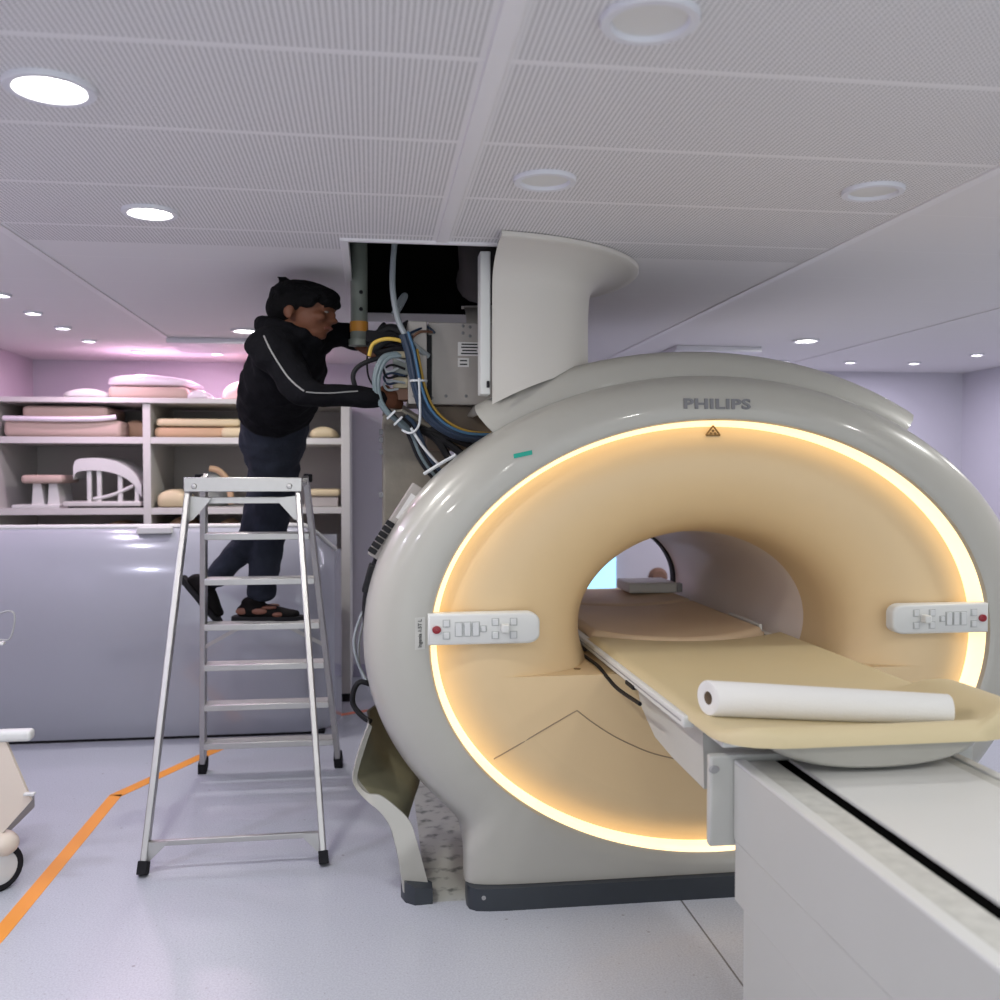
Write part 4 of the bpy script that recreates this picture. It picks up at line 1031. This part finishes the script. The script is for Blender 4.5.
hpR = R3(271, 447, 4.90); knR = R3(270, 525, 5.10); anR = R3(261, 596, 5.10)
hpL = R3(276, 447, 5.05); knL = R3(256, 534, 5.14); anL = R3(210, 584, 5.17)
man = thing('person', (-.42, 4.99, .86), 'man in black hoodie and dark jeans on the ladder, reaching into cables', 'person')
# body: one continuous skin
bd = MB()
sweep(bd, [(R3(277, 412, 4.74), .07, .05, YAX), (waist, .09, .07, YAX), (chest, .14, .095, YAX), (upch, .12, .08, YAX)])
limb(bd, [(upch, .07), (nk0, .055), (hd+Vector((-.02, 0, -.05)), .052)])
for s_, e_, w_ in ((shR, elR, wrR), (shL, elL, wrL)):
    limb(bd, [(upch.lerp(s_, .5), .05), (s_, .05), (s_.lerp(e_, .5), .042), (e_, .036), (e_.lerp(w_, .5), .034), (w_, .025)])
for q_ in ((R3(273, 450, 4.93), R3(275, 485, 5.03), knR, anR), (R3(274, 452, 5.04), R3(268, 490, 5.12), knL, anL)):
    limb(bd, [(R3(277, 412, 4.74), .05), (q_[0], .05), (q_[1], .05), (q_[2], .042), (q_[2].lerp(q_[3], .5), .04), (q_[3], .03)])
# head, looking to the right, a little down and towards the viewer
f_ = Vector((cos(radians(-14))*cos(radians(-9)), sin(radians(-14))*cos(radians(-9)), sin(radians(-9)))).normalized()
s_ = f_.cross(Vector((0, 0, 1))).normalized(); u_ = s_.cross(f_)          # s_ points to his right = towards the viewer
HM = Matrix((f_, -s_, u_)).transposed()                                    # local x forward, y to his left, z up
def hp(x, y, z): return hd+HM @ Vector((x, y, z))
def hell(mb, c, r, n=16): return mb.ell(hp(*c), r, n, HM)
hell(bd, (-.012, 0, .035), (.098, .076, .088), 24); hell(bd, (.025, 0, -.025), (.068, .062, .085), 20)
hell(bd, (.045, 0, -.080), (.043, .042, .034)); hell(bd, (.068, 0, -.096), (.020, .022, .017)); hell(bd, (.078, 0, -.060), (.020, .026, .022))
hell(bd, (.082, 0, .018), (.016, .05, .012))                                # brow
hell(bd, (.095, 0, -.012), (.012, .010, .024)); hell(bd, (.103, 0, -.030), (.014, .014, .012))
for sg in (1, -1):
    hell(bd, (.096, sg*.013, -.033), (.010, .009, .008)); hell(bd, (.065, sg*.042, -.025), (.024, .020, .022))
    hell(bd, (-.022, sg*.076, -.018), (.018, .011, .030)); hell(bd, (-.016, sg*.079, -.040), (.011, .007, .013))
# hands with separate bent fingers
def hand(w_, h_, curl, spread, thumb):
    d = (h_-w_).normalized(); x = spread.normalized(); x = (x-d*x.dot(d)).normalized(); nrm = d.cross(x)
    if nrm.dot(curl) < 0: nrm = -nrm
    pc_ = w_+d*.05
    sweep(bd, [(w_, .022, .026, nrm), (w_+d*.03, .016, .034, nrm), (w_+d*.07, .015, .040, nrm), (w_+d*.088, .012, .038, nrm)])
    for i, (o, L) in enumerate(((-.030, .066), (-.010, .074), (.010, .070), (.029, .056))):
        b0 = w_+d*.08+x*o
        p1_ = b0+d*L*.42+nrm*.010; p2_ = p1_+(d*.65+nrm*.75).normalized()*L*.34; p3_ = p2_+(d*.15+nrm).normalized()*L*.28
        limb(bd, [(b0-d*.015, .0095), (b0, .0092), (p1_, .0086), (p2_, .0078), (p3_, .0068)], 10)
    t0 = w_+d*.03+x*thumb*.028
    limb(bd, [(t0, .012), (t0+d*.022+x*thumb*.022+nrm*.012, .0105), (t0+d*.045+x*thumb*.026+nrm*.03, .009), (t0+d*.058+x*thumb*.018+nrm*.044, .0075)], 10)
hand(wrR, hdR, Vector((0, 1, 0)), Vector((0, 0, 1)), 1)
hand(wrL, hdL, Vector((0, -1, 0)), Vector((0, .2, 1)), 1)
body = part('body', remesh(bd, .0062, 3), 'skin', man, ang=80)
# eyes, lips
em = MB(); im = MB(); br = MB(); lm = MB()
for sg in (1, -1):
    hell(em, (.083, sg*.030, .000), (.007, .012, .0045), 10); hell(im, (.0865, sg*.029, .000), (.004, .0055, .0046), 8)
    br.tube([hp(.088, sg*.014, .019), hp(.091, sg*.03, .024), hp(.080, sg*.048, .018)], .0045, 6)
lm.tube([hp(.084, -.024, -.066), hp(.0965, -.010, -.061), hp(.0985, 0, -.063), hp(.0965, .010, -.061), hp(.084, .024, -.066)], .0052, 6)
for mb_ in (em, im, br, lm):
    for p in mb_.v: p.x *= K; p.y *= K
part('eye', em, 'eyewhite', man, ang=80); part('iris', im, 'dark', man, ang=80); part('eyebrow', br, 'hair', man); part('lips', lm, 'lip', man)
# hair: thick mop with a fringe
hm_ = MB()
hell(hm_, (-.020, 0, .050), (.100, .088, .074), 24); hell(hm_, (-.062, 0, .005), (.060, .080, .075), 20); hell(hm_, (.045, 0, .066), (.062, .076, .042), 18)
hell(hm_, (.080, 0, .040), (.032, .064, .024), 16)
for sg in (1, -1): hell(hm_, (-.035, sg*.066, .020), (.046, .020, .05), 14); hell(hm_, (.028, sg*.068, .030), (.030, .014, .030), 12)
for i in range(120):
    a = random.uniform(0, 2*pi); e = random.uniform(.05, 1.35)
    dr = Vector((cos(a)*cos(e), sin(a)*cos(e), sin(e)))
    base_ = hp(-.02+.100*dr.x, .086*dr.y, .046+.074*dr.z)
    tp = base_+HM @ (Vector((dr.x*.4+.55, dr.y*.6, dr.z*.25-.25)).normalized()*random.uniform(.02, .036))
    hm_.tube([base_-HM @ (dr*.015), base_, tp], [.012, .010, .004], 7, False)
for o_ in (-.05, -.035, -.06): hm_.tube([hp(o_-.03, -.01, .095), hp(o_-.036, -.012, .125), hp(o_-.05, -.014, .133)], [.008, .006, .003], 6, False)
part('hair', remesh(hm_, .007, 1), 'hair', man, ang=80)
# hoodie
hz = MB()
sweep(hz, [(R3(274, 416, 4.76), .145, .125, YAX), (R3(277, 402, 4.66), .158, .14, YAX), (R3(283, 380, 4.47), .160, .138, YAX), (chest+Vector((0, 0, 0)), .170, .128, YAX), (R3(289, 350, 4.26), .16, .11, YAX), (upch+Vector((0, 0, .02)), .12, .085, YAX)], 22)
limb(hz, [(upch.lerp(shR, .4), .085), (shR, .080), (shR.lerp(elR, .5), .064), (elR, .055), (elR.lerp(wrR, .5), .048), (wrR, .040), (wrR.lerp(hdR, .4), .036)])
limb(hz, [(upch.lerp(shL, .4), .08), (shL, .078), (shL.lerp(elL, .6), .062), (elL, .056), (elL.lerp(wrL, .6), .046), (wrL, .038)])
# collar and thrown-back hood
for a_ in range(12):
    t = 2*pi*a_/12
    hz.ell(nk0+Vector((.080*cos(t)-.010, .080*sin(t), .012-.034*cos(t))), (.036, .036, .036), 10)
hz.ell(R3(278, 333, 4.22), (.058, .095, .048), 14); hz.ell(R3(275, 343, 4.24), (.05, .08, .06), 14)
hoodie = part('hoodie', remesh(hz, .009, 3, .010, .055), 'hoodie', man, 'black hooded top with grey piping', ang=80)
pm = MB()
from mathutils.bvhtree import BVHTree
hb_o = hoodie.data
bvh = BVHTree.FromPolygons([v.co.copy()+BASE[hoodie.name] for v in hb_o.vertices], [tuple(p.vertices) for p in hb_o.polygons])
def on_cam(px, py, off=.003):
    d = (fw+rt*((px-500)/F)+up*((500-py)/F)).normalized(); h = bvh.ray_cast(Vector((0, 0, CZ)), d)
    return h[0]-d*off if h[0] else None
line = [on_cam(*q) for q in ((264, 336), (268, 345), (274, 356), (281, 367), (288, 377), (296, 385), (304, 391))]
line = [q for q in line if q]
if len(line) > 2: pm.tube(line, .004, 6)
line2 = [on_cam(*q) for q in ((306, 392), (318, 393), (332, 393), (345, 392), (358, 391))]; line2 = [q for q in line2 if q]
if len(line2) > 2: pm.tube(line2, .003, 6)
if pm.v: part('piping', pm, 'piping', hoodie, 'thin grey piping line along the sleeve')
# jeans
jn = MB()
sweep(jn, [(R3(281, 398, 4.68), .115, .10, YAX), (R3(277, 414, 4.78), .128, .118, YAX), (R3(275, 430, 4.87), .142, .125, YAX), (R3(273, 448, 4.94), .136, .118, YAX), (R3(273, 462, 4.97), .115, .10, YAX), (R3(274, 476, 5.0), .09, .08, YAX)], 22)
jn.ell(R3(260, 440, 4.88), (.078, .085, .085), 16)
jn.ell(R3(263, 440, 5.02), (.075, .08, .085), 16); jn.ell(R3(264, 455, 4.95), (.078, .085, .09), 16); jn.ell(R3(266, 456, 5.05), (.075, .08, .09), 16)
limb(jn, [(R3(273, 450, 4.93), .098), (R3(275, 485, 5.03), .090), (knR, .070), (knR.lerp(anR, .35), .062), (knR.lerp(anR, .75), .056), (anR, .056)])
limb(jn, [(R3(274, 452, 5.04), .096), (R3(268, 490, 5.12), .084), (knL, .070), (knL.lerp(anL, .4), .060), (knL.lerp(anL, .78), .052), (anL.lerp(knL, .06), .050)])
part('jeans', remesh(jn, .009, 3, .007, .05), 'denim', man, 'dark blue jeans', ang=80)
# shoes
def shoe(ank, dirv, upv, name='shoe'):
    d = dirv.normalized(); u = (upv-d*upv.dot(d)).normalized(); x = d.cross(u)
    M_ = Matrix((d, x, u)).transposed()
    def q(a, b, c): return ank+M_ @ Vector((a, b, c))
    mb = MB()
    sweep(mb, [(q(-.065, 0, -.038), .034, .030, x), (q(-.03, 0, -.030), .038, .042, x), (q(.04, 0, -.036), .040, .036, x), (q(.11, 0, -.048), .043, .026, x), (q(.15, 0, -.052), .034, .020, x)], 16)
    limb(mb, [(q(-.02, 0, .02), .045), (q(-.015, 0, -.03), .045)])
    sh_ = part(name, remesh(mb, .007, 2), 'shoe', man, ang=70)
    sm = MB()
    pr = [(-.098, .022), (-.09, .036), (-.03, .038), (.03, .036), (.10, .046), (.155, .038), (.185, .016)]
    poly = [q(a, b, -.082) for a, b in pr]+[q(a, -b, -.082) for a, b in pr[::-1]]
    sm.prism(poly, M_ @ Vector((0, 0, .022)))
    for p in sm.v: p.x *= K; p.y *= K
    part('sole', sm, 'grey' if name == 'shoe ' else 'rubber', sh_)
    return sh_, q
stz = lerp(RL, QL, .545).z+.012
anR2 = Vector((anR.x-.012, anR.y, stz+.079))
s1, q1 = shoe(anR2, Vector((1, -.12, 0)), Vector((0, 0, 1)))
for (a0, b0, c0, r0_) in ((.015, -.041, -.03, (.030, .006, .016)), (.085, -.040, -.047, (.022, .006, .012)), (-.055, -.034, -.03, (.024, .006, .018)), (.05, -.03, -.012, (.030, .012, .010))):
    for sg in (1, -1):
        tm = MB().ell(q1(a0, sg*b0, c0), r0_, 10)
        for p in tm.v: p.x *= K; p.y *= K
        part('leather_panel', tm, 'shoetan', s1, 'brown leather panel')
s2, q2 = shoe(anL+Vector((.002, 0, -.004)), Vector((.50, -.1, -.80)), Vector((.86, 0, .5)))

# ---------------------------------------------------------------- render look
S.view_settings.view_transform = 'Standard'; S.view_settings.look = 'None'; S.view_settings.gamma = 1; S.view_settings.use_curve_mapping = False
S.view_settings.exposure = 0.7
S.cycles.use_denoising = True
S.cycles.max_bounces = 8; S.cycles.diffuse_bounces = 5; S.cycles.sample_clamp_indirect = 6
